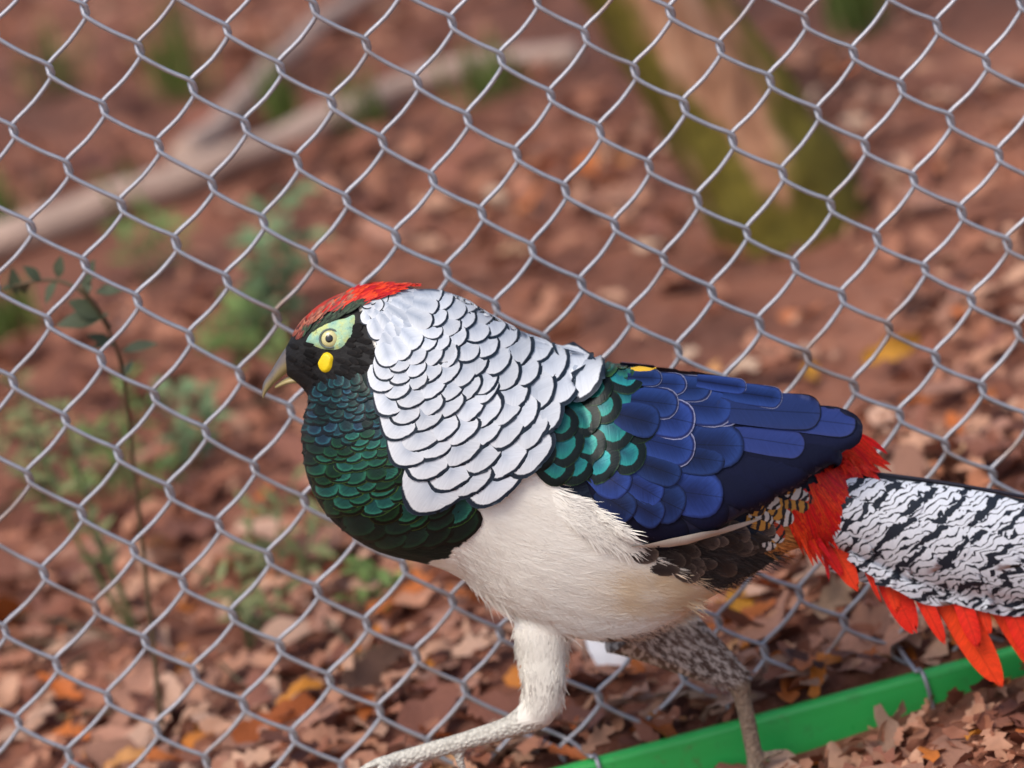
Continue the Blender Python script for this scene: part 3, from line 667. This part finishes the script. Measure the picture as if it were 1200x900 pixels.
# vent: dark, loose feathers
VP = [(755, 640), (880, 603), (930, 620), (915, 645), (870, 668), (828, 684), (790, 668)]
for _ in range(70):
    p = Vector((fr.uniform(750, 935), fr.uniform(600, 690)))
    if in_poly(p, VP):
        a = R(12 + J(22)); d = Vector((math.cos(a), math.sin(a))); feather('vent_feather', p - d * 34, p, 20 + J(5), 'vent', bird, rows=6, colm=5, t0=.5, k=2, L1=3.5, crown=1.0)
# breast scales
BREAST = [(362, 468), (372, 456), (445, 448), (456, 500), (472, 560), (505, 600), (562, 598), (556, 630), (538, 656), (500, 657), (450, 646), (410, 628), (375, 594), (355, 556), (349, 520), (353, 488)]
def mk_breast(tip, d, s, wd, r, a):
    m = 'breast_teal' if tip.y < 515 + J(12) else ('breast_green' if tip.y < 612 + J(12) and tip.x > 375 + J(8) else 'breast_dark')
    feather('breast_feather', tip - d * s * 2.3, tip, wd, m, bird, rows=7, colm=6, L0=.2, L1=2.6, t0=.6, k=2.2, crown=.8)
rr = []; r_ = 62
while r_ < 300: rr.append(r_); r_ += 4.4 + 0.046 * r_
polar_rows((400, 395), rr, R(35), R(135), BREAST, lambda r: 4.4 + 0.046 * r, lambda r: 2.0 + r / 240, 2.2, mk_breast, jit=.26)
# mantle (teal scales between the cape and the wing)
for tx, ty, wd, m in ((722, 438, 24, 'mantle_green'), (738, 430, 20, 'mantle_green'), (742, 442, 22, 'mantle_green'), (728, 428, 18, 'mantle_green'), (708, 428, 18, 'mantle_green'), (752, 436, 18, 'mantle_green'), (716, 432, 20, 'mantle_green'),
                      ):
    a = R(20 + (ty - 430) * .12 + J(10)); d = Vector((math.cos(a), math.sin(a)))
    feather('mantle_feather', Vector((tx, ty)) - d * (wd * 1.25), (tx, ty), wd, m, bird, (BVB, BVW), t0=.6, k=2.3, L0=1.5, L1=5.0)
MANT = [(632, 566), (660, 505), (690, 470), (712, 448), (772, 446), (788, 468), (786, 492), (766, 528), (730, 568), (692, 580), (655, 580)]
for v_ in range(5):
    for q in range(-3, 4):
        tip = Vector((784, 474)) + Vector((-20 * v_ + J(5), -8 * v_)) + Vector((-.42, .91)) * ((q + (.5 if v_ % 2 else 0)) * 36 + J(7)) + Vector((-2.2 * abs(q), 0))
        if in_poly(tip, MANT):
            a = R(22 + (tip.y - 450) * .12 + J(12)); d = Vector((math.cos(a), math.sin(a))); wd = 50 + J(8)
            feather('mantle_feather', tip - d * 60, tip, wd, 'mantle', bird, (BVB, BVW), t0=.64, k=2.3, L0=0.2, L1=5.6, rows=9, colm=9, twist=J(1))
# cape
CAPE = [(420, 362), (428, 354), (450, 347), (486, 337), (505, 336), (560, 350), (592, 376), (640, 403), (690, 417), (714, 430), (716, 450), (702, 468), (676, 494), (668, 514), (652, 542), (632, 562), (608, 580), (560, 594), (520, 596), (502, 592), (482, 566), (468, 530), (456, 480), (452, 440), (446, 400), (424, 374)]
def mk_cape(tip, d, s, wd, r, a):
    low = smooth(R(34), R(46), a) * smooth(110, 170, r)
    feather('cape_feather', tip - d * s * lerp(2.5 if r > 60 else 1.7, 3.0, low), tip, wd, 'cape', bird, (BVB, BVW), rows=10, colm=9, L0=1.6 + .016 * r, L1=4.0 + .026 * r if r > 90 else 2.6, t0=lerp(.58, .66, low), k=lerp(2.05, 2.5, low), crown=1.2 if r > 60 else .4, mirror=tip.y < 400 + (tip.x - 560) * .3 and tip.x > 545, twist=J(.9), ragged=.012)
def cape_rows(csz, wf, a0, a1):
    rr = []; r_ = 26
    while r_ < 330: rr.append(r_); r_ += csz(r_)
    polar_rows((424, 338), rr[::-1], a0, a1, CAPE, csz, wf, 2.4, mk_cape, ovl=.66, jit=.085)
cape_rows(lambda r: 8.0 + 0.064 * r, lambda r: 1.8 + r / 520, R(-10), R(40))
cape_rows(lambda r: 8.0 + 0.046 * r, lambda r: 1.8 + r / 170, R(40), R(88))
# wing: flight feathers, tertials, coverts. (base, tip, width, material, lift)
WT = (BVW, BVB)
FL_ = [((700, 560), (742, 636), 40, 'primary', 0), ((715, 560), (800, 640), 46, 'primary', 0), ((735, 540), (850, 612), 46, 'primary', .2), ((750, 520), (905, 590), 46, 'primary', .6), ((760, 505), (945, 566), 46, 'primary', 1.0), ((770, 500), (985, 538), 46, 'primary', 1.4), ((780, 488), (1010, 506), 50, 'primary', 1.8),
       ((870, 484), (1002, 501), 32, 'tertial', 3.6), ((845, 510), (942, 524), 34, 'tertial', 2.4), ((838, 480), (960, 488), 40, 'tertial', 5.2), ((846, 461), (914, 472), 24, 'covert', 6.0), ((815, 450), (872, 459), 18, 'covert', 6.0)]
for b, t, wd, m, lf in FL_:
    feather('flight_feather', b, t, wd, m, wing, WT, over=True, rows=18, colm=11, t0=.82, k=2.2, L0=.4, L1=1.2, lift=lf, crown=.8, base=.7, mirror=t[1] < 500)
CV = [((770, 535), 62, 44, 'covert_plain', 14), ((846, 583), 80, 56, 'covert_plain', 8), ((800, 598), 60, 50, 'covert_plain', 25), ((774, 585), 50, 40, 'covert_plain', 30), ((735, 575), 60, 44, 'covert_plain', 35), ((742, 603), 50, 36, 'covert_plain', 35), ((775, 608), 40, 34, 'covert_plain', 30),
      ((848, 542), 90, 40, 'covert_plain', 8), ((870, 524), 90, 54, 'covert_plain', 2), ((868, 486), 80, 36, 'covert', 6), ((796, 560), 60, 34, 'covert_plain', 20),
      ((812, 530), 66, 48, 'covert', 14), ((858, 482), 76, 46, 'covert', 6), ((832, 460), 66, 30, 'covert', 4), ((812, 498), 74, 48, 'covert', 12), ((803, 455), 50, 26, 'covert', 4), ((774, 448), 40, 20, 'covert', 5), ((793, 478), 56, 36, 'covert', 8), ((770, 500), 50, 40, 'covert_plain', 16)]
for i, (t, ln, wd, m, an) in enumerate(CV):
    d = Vector((math.cos(R(an)), math.sin(R(an))))
    feather('covert', Vector(t) - d * ln, t, wd, m, wing, WT, rows=9, colm=8, t0=.66, k=2.3, L0=1.0 + i * .22, L1=3.0 + i * .24, crown=1.0, mirror=t[1] < 470)
feather('rump_feather', (738, 436), (768, 436), 11, 'yellow_feather', bird, (BVW, BVB), rows=6, colm=4, lift=4, t0=.4, k=1.5)
# white belly tuft over the wing edge, and the pale quill under the wing
feather('wing_quill', (735, 640), (890, 605), 9, 'quill', wing, (BVB, BVW), rows=12, colm=4, mid=(810, 634), t0=.5, k=1.6, L0=3, L1=6, base=.15)
# rump and red plumes
for _ in range(46):
    p = Vector((fr.uniform(880, 960), fr.uniform(545, 640)))
    if in_poly(p, [(888, 600), (985, 535), (985, 560), (945, 600), (935, 640), (905, 640)]):
        a = R(25 + J(25)); d = Vector((math.cos(a), math.sin(a))); feather('rump_feather', p - d * 28, p, 18 + J(4), 'rump', bird, (BVB, BVT), rows=6, colm=5, t0=.55, k=2, L0=1, L1=4)
for i in range(290):
    t = fr.random(); base = Vector((lerp(1014, 938, t) + J(14), lerp(528, 622, t) + J(11))); a = R(lerp(40, 66, t) + J(13)); ln = lerp(16, 32, t) + J(8); d = Vector((math.cos(a), math.sin(a)))
    feather('red_plume', base - d * 14, base + d * ln, 7 + J(2), 'plume', bird, (BVB, BVT), rows=6, colm=3, t0=.3, k=1.4, L0=2.5 + J(1), L1=4.5 + J(1.2), crown=.8, over=True, mid=base + d * ln * .3 + Vector((J(3), J(3))))
# long red tail-covert feathers hanging below the tail
for b, t, wd in (((955, 612), (1004, 688), 24), ((985, 625), (1032, 702), 8), ((1005, 630), (1072, 738), 33), ((1060, 655), (1094, 702), 13), ((1064, 640), (1172, 802), 38), ((1140, 675), (1240, 800), 40), ((965, 635), (971, 678), 5), ((1022, 636), (1052, 714), 17), ((1040, 645), (1108, 752), 19), ((1108, 668), (1146, 756), 22), ((1165, 685), (1212, 772), 26), ((940, 610), (986, 672), 14), ((1135, 685), (1160, 740), 14), ((1215, 690), (1330, 830), 42)):
    o = feather('red_plume', b, t, wd, 'plume', bird, (BVT, BVB), rows=14, colm=9, t0=.66, k=1.95, base=.35, L0=-16, L1=2, crown=2.0, over=True, ragged=.04)
# barred tail feathers
TD = lambda x: R(10 + 0.018 * (x - 1000))
TF = [(1420, 700, 420, 64), (1260, 696, 250, 56), (1300, 646, 300, 60), (1215, 702, 170, 46), (1225, 622, 210, 50), (1165, 698, 150, 44), (1190, 655, 190, 56), (1116, 696, 130, 40), (1135, 640, 150, 54), (1140, 606, 140, 44), (1068, 668, 100, 38), (1080, 628, 110, 50), (1080, 594, 80, 36), (1026, 646, 70, 32), (1030, 612, 70, 36), (1000, 632, 50, 24), (1010, 598, 44, 24), (1036, 580, 50, 24), (1100, 656, 90, 38), (1150, 678, 90, 34)]
for tx, ty, ln, wd in TF:
    a = TD(tx - ln / 2) + (R(14) if ty > 670 and ln < 160 else 0); d = Vector((math.cos(a), math.sin(a)))
    feather('tail_feather', Vector((tx, ty)) - d * ln, (tx, ty), wd, 'tail', tail, (BVT,), rows=14, colm=9, t0=.7, k=2.0, L0=1.5, L1=4.5, crown=1.2, base=.6, lift=(1500 - tx) * .008, over=ty > 660, ragged=.05 if ty > 640 else 0)
tc = [B(1010, 554, 0), B(1080, 562, 0), B(1200, 582, 0), B(1320, 610, 0), B(1480, 657, 0), B(1700, 738, 0), B(1850, 812, 0)]
MB().add(tube([p - BO for p in catmull(tc, 5)], lambda t: (2.8 - 1.6 * t) * PXM, 8)).build('tail_ridge', M['tail_far'], tail)
# head: crown, face, eye, wattle, beak
for _ in range(290):
    t = fr.random() ** .8; up_ = fr.random()
    top = Vector((lerp(342, 486, t), 0)); top.y = 388 - 60 * math.sin(min(1, t * 1.05) * math.pi / 2) ** 0.9 + (6 * max(0, t - .8) * 5)
    low = Vector((lerp(348, 482, t), 0)); low.y = top.y + (lerp(8, 22, math.sin(math.pi * min(1, t * 1.05))) if t < .75 else lerp(22, 5, (t - .75) * 4))
    p = top.lerp(low, up_); a = R(lerp(-58, 4, min(1, t * 1.15)) + J(10)); d = Vector((math.cos(a), math.sin(a)))
    m = 'crown_front' if t < .5 and fr.random() < 1.35 - 2.0 * t else 'crown'
    if .08 < t < .58 and up_ > .62 + J(.2): m = 'crown_dark'
    ln = lerp(9, 30, t); feather('crown_feather', p - d * ln * .6, p + d * ln * .4, lerp(3, 4.6, t), m, bird, rows=6, colm=4, t0=.35, k=1.5, L0=.6, L1=lerp(1.6, 5.5, t), crown=.6, lift=lerp(0, 3.5, t))
for _ in range(130):
    p = Vector((fr.uniform(338, 452), fr.uniform(380, 468)))
    if in_poly(p, [(342, 402), (360, 396), (372, 414), (378, 440), (395, 425), (410, 400), (418, 372), (438, 400), (447, 440), (450, 462), (375, 466), (352, 432), (340, 425)]):
        a = R(lerp(-10, 50, (p.y - 380) / 90) + J(12)); d = Vector((math.cos(a), math.sin(a))); feather('face_feather', p - d * 8, p + d * 5, 6.5, 'face', bird, rows=5, colm=4, t0=.5, k=1.8, L0=.2, L1=1.5, crown=.5)
def patch(name, poly, mat, lift, parent=bird, rings=5, dome=1.0):
    c = sum((Vector(p) for p in poly), Vector((0, 0))) / len(poly); P = catmull([Vector((*p, 0)) for p in poly + [poly[0]]], 4)[:-1]; n = len(P); V, Fc = [], []
    h, nn, ok = cast(c.x, c.y, (BVB,)); V.append(h + nn * (lift + dome) * PXM - BO)
    for r in range(1, rings + 1):
        q = r / rings
        for p in P:
            pp = c + (Vector((p.x, p.y)) - c) * q; h, nn, ok = cast(pp.x, pp.y, (BVB,)); V.append(h + nn * ((lift + dome * math.sqrt(max(0, 1 - q * q))) if r < rings else -1.0) * PXM - BO)
    for j in range(n): Fc.append((0, 1 + j, 1 + (j + 1) % n))
    for r in range(rings - 1):
        for j in range(n): a, b = 1 + r * n + j, 1 + r * n + (j + 1) % n; Fc.append((a, a + n, b + n, b))
    o = link(name, mesh(name, V, Fc, M[mat]), parent=parent); far_copy(o); return o
cr = lambda L_: [(280 + x / 4, 300 + y / 4) for x, y in L_]
skin = patch('eye_skin', cr([(303, 408), (335, 355), (420, 300), (500, 288), (548, 270), (545, 330), (522, 392), (470, 440), (400, 442), (345, 425)]), 'eye_skin', 1.2, dome=1.6)
patch('wattle', cr([(405 + 35 * math.cos(q * .5236) + 8 * (math.sin(q * .5236) < -.4), 499 + 50 * math.sin(q * .5236)) for q in range(12)]), 'wattle', 2.0, dome=2.2)
def eye(px, py):
    h, n, ok = cast(px, py, (BVB,)); n = (n * 0.5 - ray(px, py).normalized() * 0.5); n.y = -abs(n.y); n.normalize(); mbx = {}
    o = h + n * 0.8 * PXM; q = n.to_track_quat('Z', 'Y').to_matrix()
    def dome(r0, hgt, z0, seg=28, rings=6):
        V, Fc = [Vector((0, 0, hgt + z0))], []
        for r in range(1, rings + 1):
            t = r / rings; V += [Vector((math.cos(2 * math.pi * k / seg) * r0 * t, math.sin(2 * math.pi * k / seg) * r0 * t, z0 + hgt * math.sqrt(max(0, 1 - t * t)))) for k in range(seg)]
        Fc = [(0, 1 + k, 1 + (k + 1) % seg) for k in range(seg)]
        for r in range(rings - 1): Fc += [(1 + r * seg + k, 1 + (r + 1) * seg + k, 1 + (r + 1) * seg + (k + 1) % seg, 1 + r * seg + (k + 1) % seg) for k in range(seg)]
        return [q @ (v * PXM) + o - BO for v in V], Fc
    e = MB().add(dome(10.6, 5, 0.6)).build('eye', M['iris'], bird)
    p = MB().add(dome(5.0, 1.3, 4.75)).build('pupil', M['pupil'], e)
    ring = [q @ (Vector((math.cos(2 * math.pi * k / 28) * 11.6, math.sin(2 * math.pi * k / 28) * 10.6, 1.6)) * PXM) + o - BO for k in range(29)]
    l = MB().add(tube(ring, 1.5 * PXM, 8, False)).build('eyelid', M['lid'], e)
    e2 = far_copy(e)
    for c in (p, l):
        c2 = c.copy(); COL.objects.link(c2); c2.parent = e2
eye(387, 397)
def beak(name, secs, par):
    v, f = loft(secs, 14, 4, 2.0); o = link(name, mesh(name, [p - BO for p in v], f, M['beak']), parent=par)
    n = 14; E = [0.5 + 0.5 * math.cos(2 * math.pi * (i % n) / n) for i in range(len(v))]
    a = o.data.attributes.new('e', 'FLOAT', 'POINT'); a.data.foreach_set('value', E); return o
beak('upper_beak', [((346, 400), (368, 431), 0, 17), ((335.5, 407), (352, 432), 0, 13), ((326, 421), (338, 436), 0, 9), ((317, 436), (325, 446), 0, 6), ((309, 448), (314, 458), 0, 4.2), ((306.5, 462), (308.5, 467), 0, 1.6)], bird)
lo = beak('lower_beak', [((366, 434), (364, 450), 0, 13), ((350, 438), (348, 449), 0, 10), ((338, 442), (337, 450), 0, 7), ((329, 447), (329, 453), 0, 4), ((322, 452.5), (322, 455.5), 0, 1.5)], bird)
lo.data.attributes['e'].data.foreach_set('value', [0.2] * len(lo.data.vertices))

# ------------------------------------------------------------------ things behind the fence
def branch(name, pts, rad, label, cat, mat, group=None):
    P = catmull(pts, 6); o = MB().add(tube([p - P[0] for p in P], rad, 12)).build(name, mat); o.location = P[0]
    for v in o.data.vertices:
        v.co += Vector((vnoise(*(v.co * 7)), vnoise(*(v.co * 6 + Vector((9, 0, 0)))), vnoise(*(v.co * 8 + Vector((0, 7, 0)))))) * 0.010
    tag(o, label, cat, group)
def gp(px, py, dz): p = on_ground(px, py); return p + Vector((0, 0, dz))
branch('fallen_branch', [gp(-120, 345, .02), gp(0, 305, .025), gp(130, 262, .03), gp(270, 215, .035), gp(400, 160, .03), gp(520, 108, .03), gp(680, 75, .02)], lambda t: lerp(.029, .022, t), 'long pale dead branch lying across the leaf litter behind the fence', 'branch', M['wood_pale'])
branch('fallen_branch', [gp(225, 222, .05), gp(290, 160, .055), gp(350, 90, .05), gp(430, 20, .04), gp(520, -40, .03)], lambda t: lerp(.022, .015, t), 'shorter pale branch forking up from the long dead branch', 'branch', M['wood_pale'])
# mossy leaning tree
tb = on_ground(925, 275); ty = tb.y
tp = [tb + Vector((0, 0, -.1)), at(912, 240, ty), at(856, 150, ty), at(768, 10, ty), at(672, -150, ty), at(560, -420, ty + .1), at(330, -900, ty + .3), at(60, -1500, ty + .5)]
tree = link('leaning_tree', None); tree.location = tb
tag(tree, 'leaning moss covered tree trunk rising from the reddish ground', 'tree')
P = catmull(tp, 6); nseg = len(P)
tvv, tff = tube([p - tb for p in P], lambda t: (0.100 + 0.07 * max(0, 1 - t * 8) ** 2) * (1 - 0.55 * t), 22)
tmn = []
tv2 = []
for i, v in enumerate(tvv):
    ring = i // 22; c = P[min(ring, nseg - 1)] - tb; dv = v - c; ang = math.atan2(dv.y, dv.x); hh = ring / nseg
    k = 1 + 0.10 * math.sin(ang * 3 + 1) + 0.14 * vnoise(math.cos(ang) * 1.6, math.sin(ang) * 1.6, hh * 14) + 0.35 * max(0, 1 - hh * 9) * max(0, math.sin(ang * 2 + .4)); tv2.append(c + dv * k)
    s = dv.x / max(1e-6, dv.length); tmn.append(0.24 + 0.55 * smooth(.05, -.4, s) + .42 * smooth(.45, .85, s) + .40 * smooth(.2, .08, hh))
tme = mesh('trunk', tv2, tff, M['bark']); a_ = tme.attributes.new('moss', 'FLOAT', 'POINT'); a_.data.foreach_set('value', tmn)
link('trunk', tme, parent=tree)
top = P[-1] - tb
for k in range(4):
    a = k * 1.7; e = top + Vector((math.cos(a) * .5, math.sin(a) * .5, .55 + .1 * k)); MB().add(tube(catmull([top - Vector((0, 0, .15)), (top + e) / 2 + Vector((0, 0, .06)), e], 4), lambda t: .028 * (1 - .7 * t), 8)).build('limb', M['bark'], tree)
cv, cf = [], []; tr = random.Random(3)
for _ in range(1300):
    d = Vector((tr.gauss(0, 1), tr.gauss(0, 1), tr.gauss(0, 1))).normalized() * (0.75 * tr.random() ** .4); d.z = d.z * .7 + .7; c = top + d
    q = Matrix.Rotation(tr.uniform(0, 6.28), 3, 'Z') @ Matrix.Rotation(tr.gauss(0, .7), 3, 'X'); s = tr.uniform(.03, .06); b = len(cv)
    cv += [c + q @ Vector(p) * s for p in ((-1, 0, 0), (0, -.5, .1), (1, 0, 0), (0, .5, .1))]; cf.append((b, b + 1, b + 2, b + 3))
link('crown', mesh('crown', cv, cf, M['leaf_bright'], False), parent=tree)

pr_ = random.Random(21)
def leaf_blade(c, d, nrm, ln, wd, bend=0.2):
    d = d.normalized(); s = d.cross(nrm).normalized(); n = s.cross(d).normalized(); V = []
    for t, ww in ((0, .05), (.25, .75), (.5, 1), (.78, .6), (1, .03)):
        p = c + d * ln * t - n * (bend * ln * t * t)
        V += [p - s * wd * ww / 2 + n * wd * .12 * ww, p, p + s * wd * ww / 2 + n * wd * .12 * ww]
    return V, [(i * 3 + k, i * 3 + k + 1, i * 3 + k + 4, i * 3 + k + 3) for i in range(4) for k in (0, 1)]
def plant(name, label, base, paths, leaf, stem, cat='plant', lsize=(.018, .03), wr=.45, n_leaf=8, srad=.0018, group=None, start=.25, explicit=()):
    e = link(name, None); e.location = base; tag(e, label, cat, group)
    for pth in paths:
        Pc = catmull(pth, 6); MB().add(tube([p - base for p in Pc], lambda t: srad * (1 - .6 * t), 7)).build('stem', M[stem], e)
        for k in range(n_leaf):
            t = lerp(start, 1, (k + pr_.random() * .6) / n_leaf); i = min(int(t * (len(Pc) - 1)), len(Pc) - 2); p = Pc[i].lerp(Pc[i + 1], t * (len(Pc) - 1) - i); ax = (Pc[i + 1] - Pc[i]).normalized()
            a = k * 2.4 + pr_.uniform(-.4, .4); s = ax.orthogonal().normalized(); s = Matrix.Rotation(a, 3, ax) @ s; d = (ax * .5 + s + Vector((0, 0, .1))).normalized(); ln = pr_.uniform(*lsize)
            MB().add(leaf_blade(p - base, d, Vector((0, -.45, 1)) + s * .2, ln, ln * wr, pr_.uniform(.05, .4))).build('leaf', M[leaf], e)
    for (px, py, Y, ax_, ay, ln, wd) in explicit:
        p = at(px, py, Y); q = at(px + ax_, py + ay, Y - .004); MB().add(leaf_blade(p - base, q - p, Vector((.1, -.6, .8)), ln, wd, .15)).build('leaf', M[leaf], e)
    return e
# sapling hard by the fence
b0 = on_ground(190, 882); y0 = b0.y
plant('sapling', 'slender brown stemmed sapling with dark olive leaves close behind the fence', b0,
      [[b0 - Vector((0, 0, .01)), at(180, 760, y0), at(167, 640, y0), at(152, 500, y0 - .02), at(140, 420, y0 - .05), at(118, 370, y0 - .07), at(96, 336, y0 - .08)],
       [at(128, 385, y0 - .06), at(100, 345, y0 - .07), at(60, 328, y0 - .06), at(5, 338, y0 - .05)]], 'leaf_olive', 'stem', 'sapling', (.012, .022), .5, 4, .0026, start=.6,
      explicit=((122, 372, y0 - .07, -46, 4, .040, .020), (112, 342, y0 - .07, 26, -4, .024, .013), (68, 326, y0 - .06, 2, -22, .020, .011), (142, 412, y0 - .05, 44, -14, .032, .012), (20, 345, y0 - .05, -4, -20, .024, .011), (118, 372, y0 - .07, -40, -24, .03, .02), (100, 335, y0 - .07, 8, -30, .024, .012), (135, 405, y0 - .06, -26, -12, .026, .012), (48, 330, y0 - .06, -18, -18, .02, .011)))
def px_plant(label, px, py, tips, leaf, stem='stem_green', hY=0.0, ls=(.02, .035), n=7, wr=.45, group=None, rad=.0016, name='leafy_plant', start=.25):
    b = on_ground(px, py); ps = []
    for (tx, ty_) in tips:
        t = at(tx, ty_, b.y + hY + pr_.uniform(-.04, .04)); ps.append([b + Vector((0, 0, -.005)), b.lerp(t, .5) + Vector((pr_.uniform(-.015, .015), pr_.uniform(-.02, .02), .01)), t])
    plant(name, label, b, ps, leaf, stem, lsize=ls, n_leaf=n, wr=wr, group=group, srad=rad, start=start)
px_plant('thick green stem rising aslant with narrow grey leaves near its top', 168, 758, [(100, 608), (40, 500), (70, 470)], 'leaf_green', rad=.0032, n=10, ls=(.018, .03), wr=.35, start=.55)
px_plant('bushy grey green plant with small leaves beside the thick slanting stem', 60, 610, [(20, 480), (-10, 520), (60, 470), (110, 500), (20, 440)], 'leaf_green', n=11, ls=(.02, .03), wr=.4)
px_plant('blue green leafy plant standing below the long pale branch', 300, 420, [(320, 240), (345, 215), (300, 280), (360, 270), (330, 310)], 'leaf_blue', n=11, ls=(.03, .045), wr=.5)
px_plant('bright green low plant growing beside the pheasant beak', 275, 440, [(265, 370), (300, 375), (240, 385), (285, 350), (330, 400)], 'leaf_bright', n=9, ls=(.025, .04), wr=.4)
px_plant('straggly plant with sparse olive leaves in front of the pheasant breast', 330, 690, [(300, 590), (345, 560), (380, 600), (290, 640), (410, 640)], 'leaf_green', n=8, ls=(.022, .034), wr=.35)
px_plant('grey green sprig with upright oval leaves between fence and sapling', 225, 560, [(200, 455), (235, 450), (215, 500), (250, 480)], 'leaf_blue', n=7, ls=(.022, .036), wr=.5)
px_plant('small green seedling under the pheasant breast', 432, 712, [(420, 660), (445, 665), (435, 690), (450, 690)], 'leaf_bright', n=4, ls=(.018, .026), wr=.5)
px_plant('loose yellow green plant behind the slender sapling stem', 150, 600, [(110, 500), (175, 470), (205, 545), (90, 560), (150, 440)], 'leaf_bright', n=9, ls=(.02, .034), wr=.32)
px_plant('low straggling green stems between the sapling and the pheasant breast', 290, 760, [(240, 670), (300, 640), (340, 690), (270, 700)], 'leaf_green', n=8, ls=(.02, .03), wr=.35)
px_plant('pale green upright sprig beyond the sapling top', 175, 330, [(170, 250), (195, 262), (150, 270)], 'leaf_bright', n=7, ls=(.03, .045), wr=.4)
def tuft(px, py, n, h, label, mat='grass', spread=.5):
    b = on_ground(px, py); m = MB()
    for _ in range(n):
        a = pr_.uniform(0, 6.28); d = Vector((math.cos(a) * spread * pr_.random(), math.sin(a) * spread * pr_.random(), 1)).normalized(); o = Vector((pr_.gauss(0, .022), pr_.gauss(0, .028), -.004))
        ln = h * pr_.uniform(.5, 1.1); m.add(leaf_blade(o, d, Vector((math.cos(a), math.sin(a), .2)), ln, .008, pr_.uniform(-.1, .5)))
    o = m.build('grass_tuft', M[mat]); o.location = b; tag(o, label, 'grass', None)
for px, py, n, h, lb in ((75, 110, 26, .16, 'grass tuft beyond the forked branch, beside reddish leaves'), (215, 120, 40, .20, 'tall grass tuft beside the fork of the pale branch'), (15, 285, 40, .14, 'grass tuft against the end of the long pale branch'), (150, 250, 22, .09, 'short grass tuft just behind the long pale branch'), (10, 400, 44, .10, 'thin grass tuft to the side of the sapling'), (1010, 40, 60, .16, 'dark grass clump on open ground beyond the leaning trunk'), (570, 120, 34, .12, 'sparse grass tuft between the pale branch and the mossy trunk'), (330, 150, 26, .12, 'grass tuft in the fork of the two pale branches'), (430, 150, 30, .10, 'faint grass tuft where the long branch thins')):
    tuft(px, py, n, h, lb)
# leaves that stand out
def big_leaf(px, py, size, mat, label, k, rot, tilt=.25, dz=.012, lay=0.0):
    p = on_ground(px, py); me = mesh('fallen_leaf', SHAPES[k][0], SHAPES[k][1], M[mat]); o = link('fallen_leaf', me)
    o.matrix_world = Matrix.Translation(p + Vector((0, 0, dz))) @ Matrix.Rotation(rot, 4, 'Z') @ Matrix.Rotation(tilt, 4, 'X') @ Matrix.Rotation(lay, 4, 'Y') @ Matrix.Scale(size, 4); tag(o, label, 'leaf')
big_leaf(330, 868, .085, 'leaf_orange', 'bright orange fallen oak leaf under the fence near the sapling foot', 0, .5, .5, .02)
big_leaf(445, 820, .10, 'leaf_dark', 'large dark brown lobed leaf propped up in front of the striding leg', 1, 1.0, .8, .03)
big_leaf(262, 868, .06, 'leaf_yellow', 'golden yellow leaf at the foot of the slender sapling', 3, 2.2, .5, .015)
big_leaf(870, 722, .045, 'leaf_yellow', 'amber yellow leaf behind the rear leg of the pheasant', 4, .3, .7, .015)
big_leaf(950, 455, .05, 'leaf_yellow', 'pale yellow leaf lying beyond the wing tip', 5, 1.3, .7, .015)
big_leaf(1055, 440, .07, 'leaf_yellow', 'ochre leaf standing upright on bare soil beyond the tail', 6, .2, 1.2, .03)
big_leaf(985, 740, .075, 'leaf_tan', 'pinkish tan curled leaf propped on the litter below the red plumes', 7, 1.0, .9, .03)
big_leaf(820, 835, .07, 'leaf_tan', 'broad brown leaf lying behind the rail between the legs', 9, 2.6, .3, .02)
tw = random.Random(17)
for k in range(16):
    px, py = tw.uniform(20, 1180), tw.uniform(420, 870)
    if px > 440: px = tw.uniform(20, 430)
    p = on_ground(px, py); a = tw.uniform(0, 6.28); L = tw.uniform(.03, .09); d = Vector((math.cos(a), math.sin(a), tw.uniform(-.05, .15))); e = d.orthogonal().normalized()
    o = MB().add(tube(catmull([-d * L, e * tw.uniform(-.01, .01), d * L], 5), lambda t: lerp(.0022, .0012, t), 7)).build('twig', M['stem']); o.location = p + Vector((0, 0, .022))
    tag(o, 'thin dry brown twig lying on the leaf litter', 'twig', 'twigs on the leaf litter')
# a shed white feather in the litter
pf = on_ground(742, 800); m = MB().add(leaf_blade(Vector((0, 0, .012)), Vector((-.3, .2, .35)), Vector((0, -1, .4)), .05, .028, .25)); o = m.build('shed_feather', M['white_down']); o.location = pf
tag(o, 'small white feather shed among the leaves between the legs', 'feather')
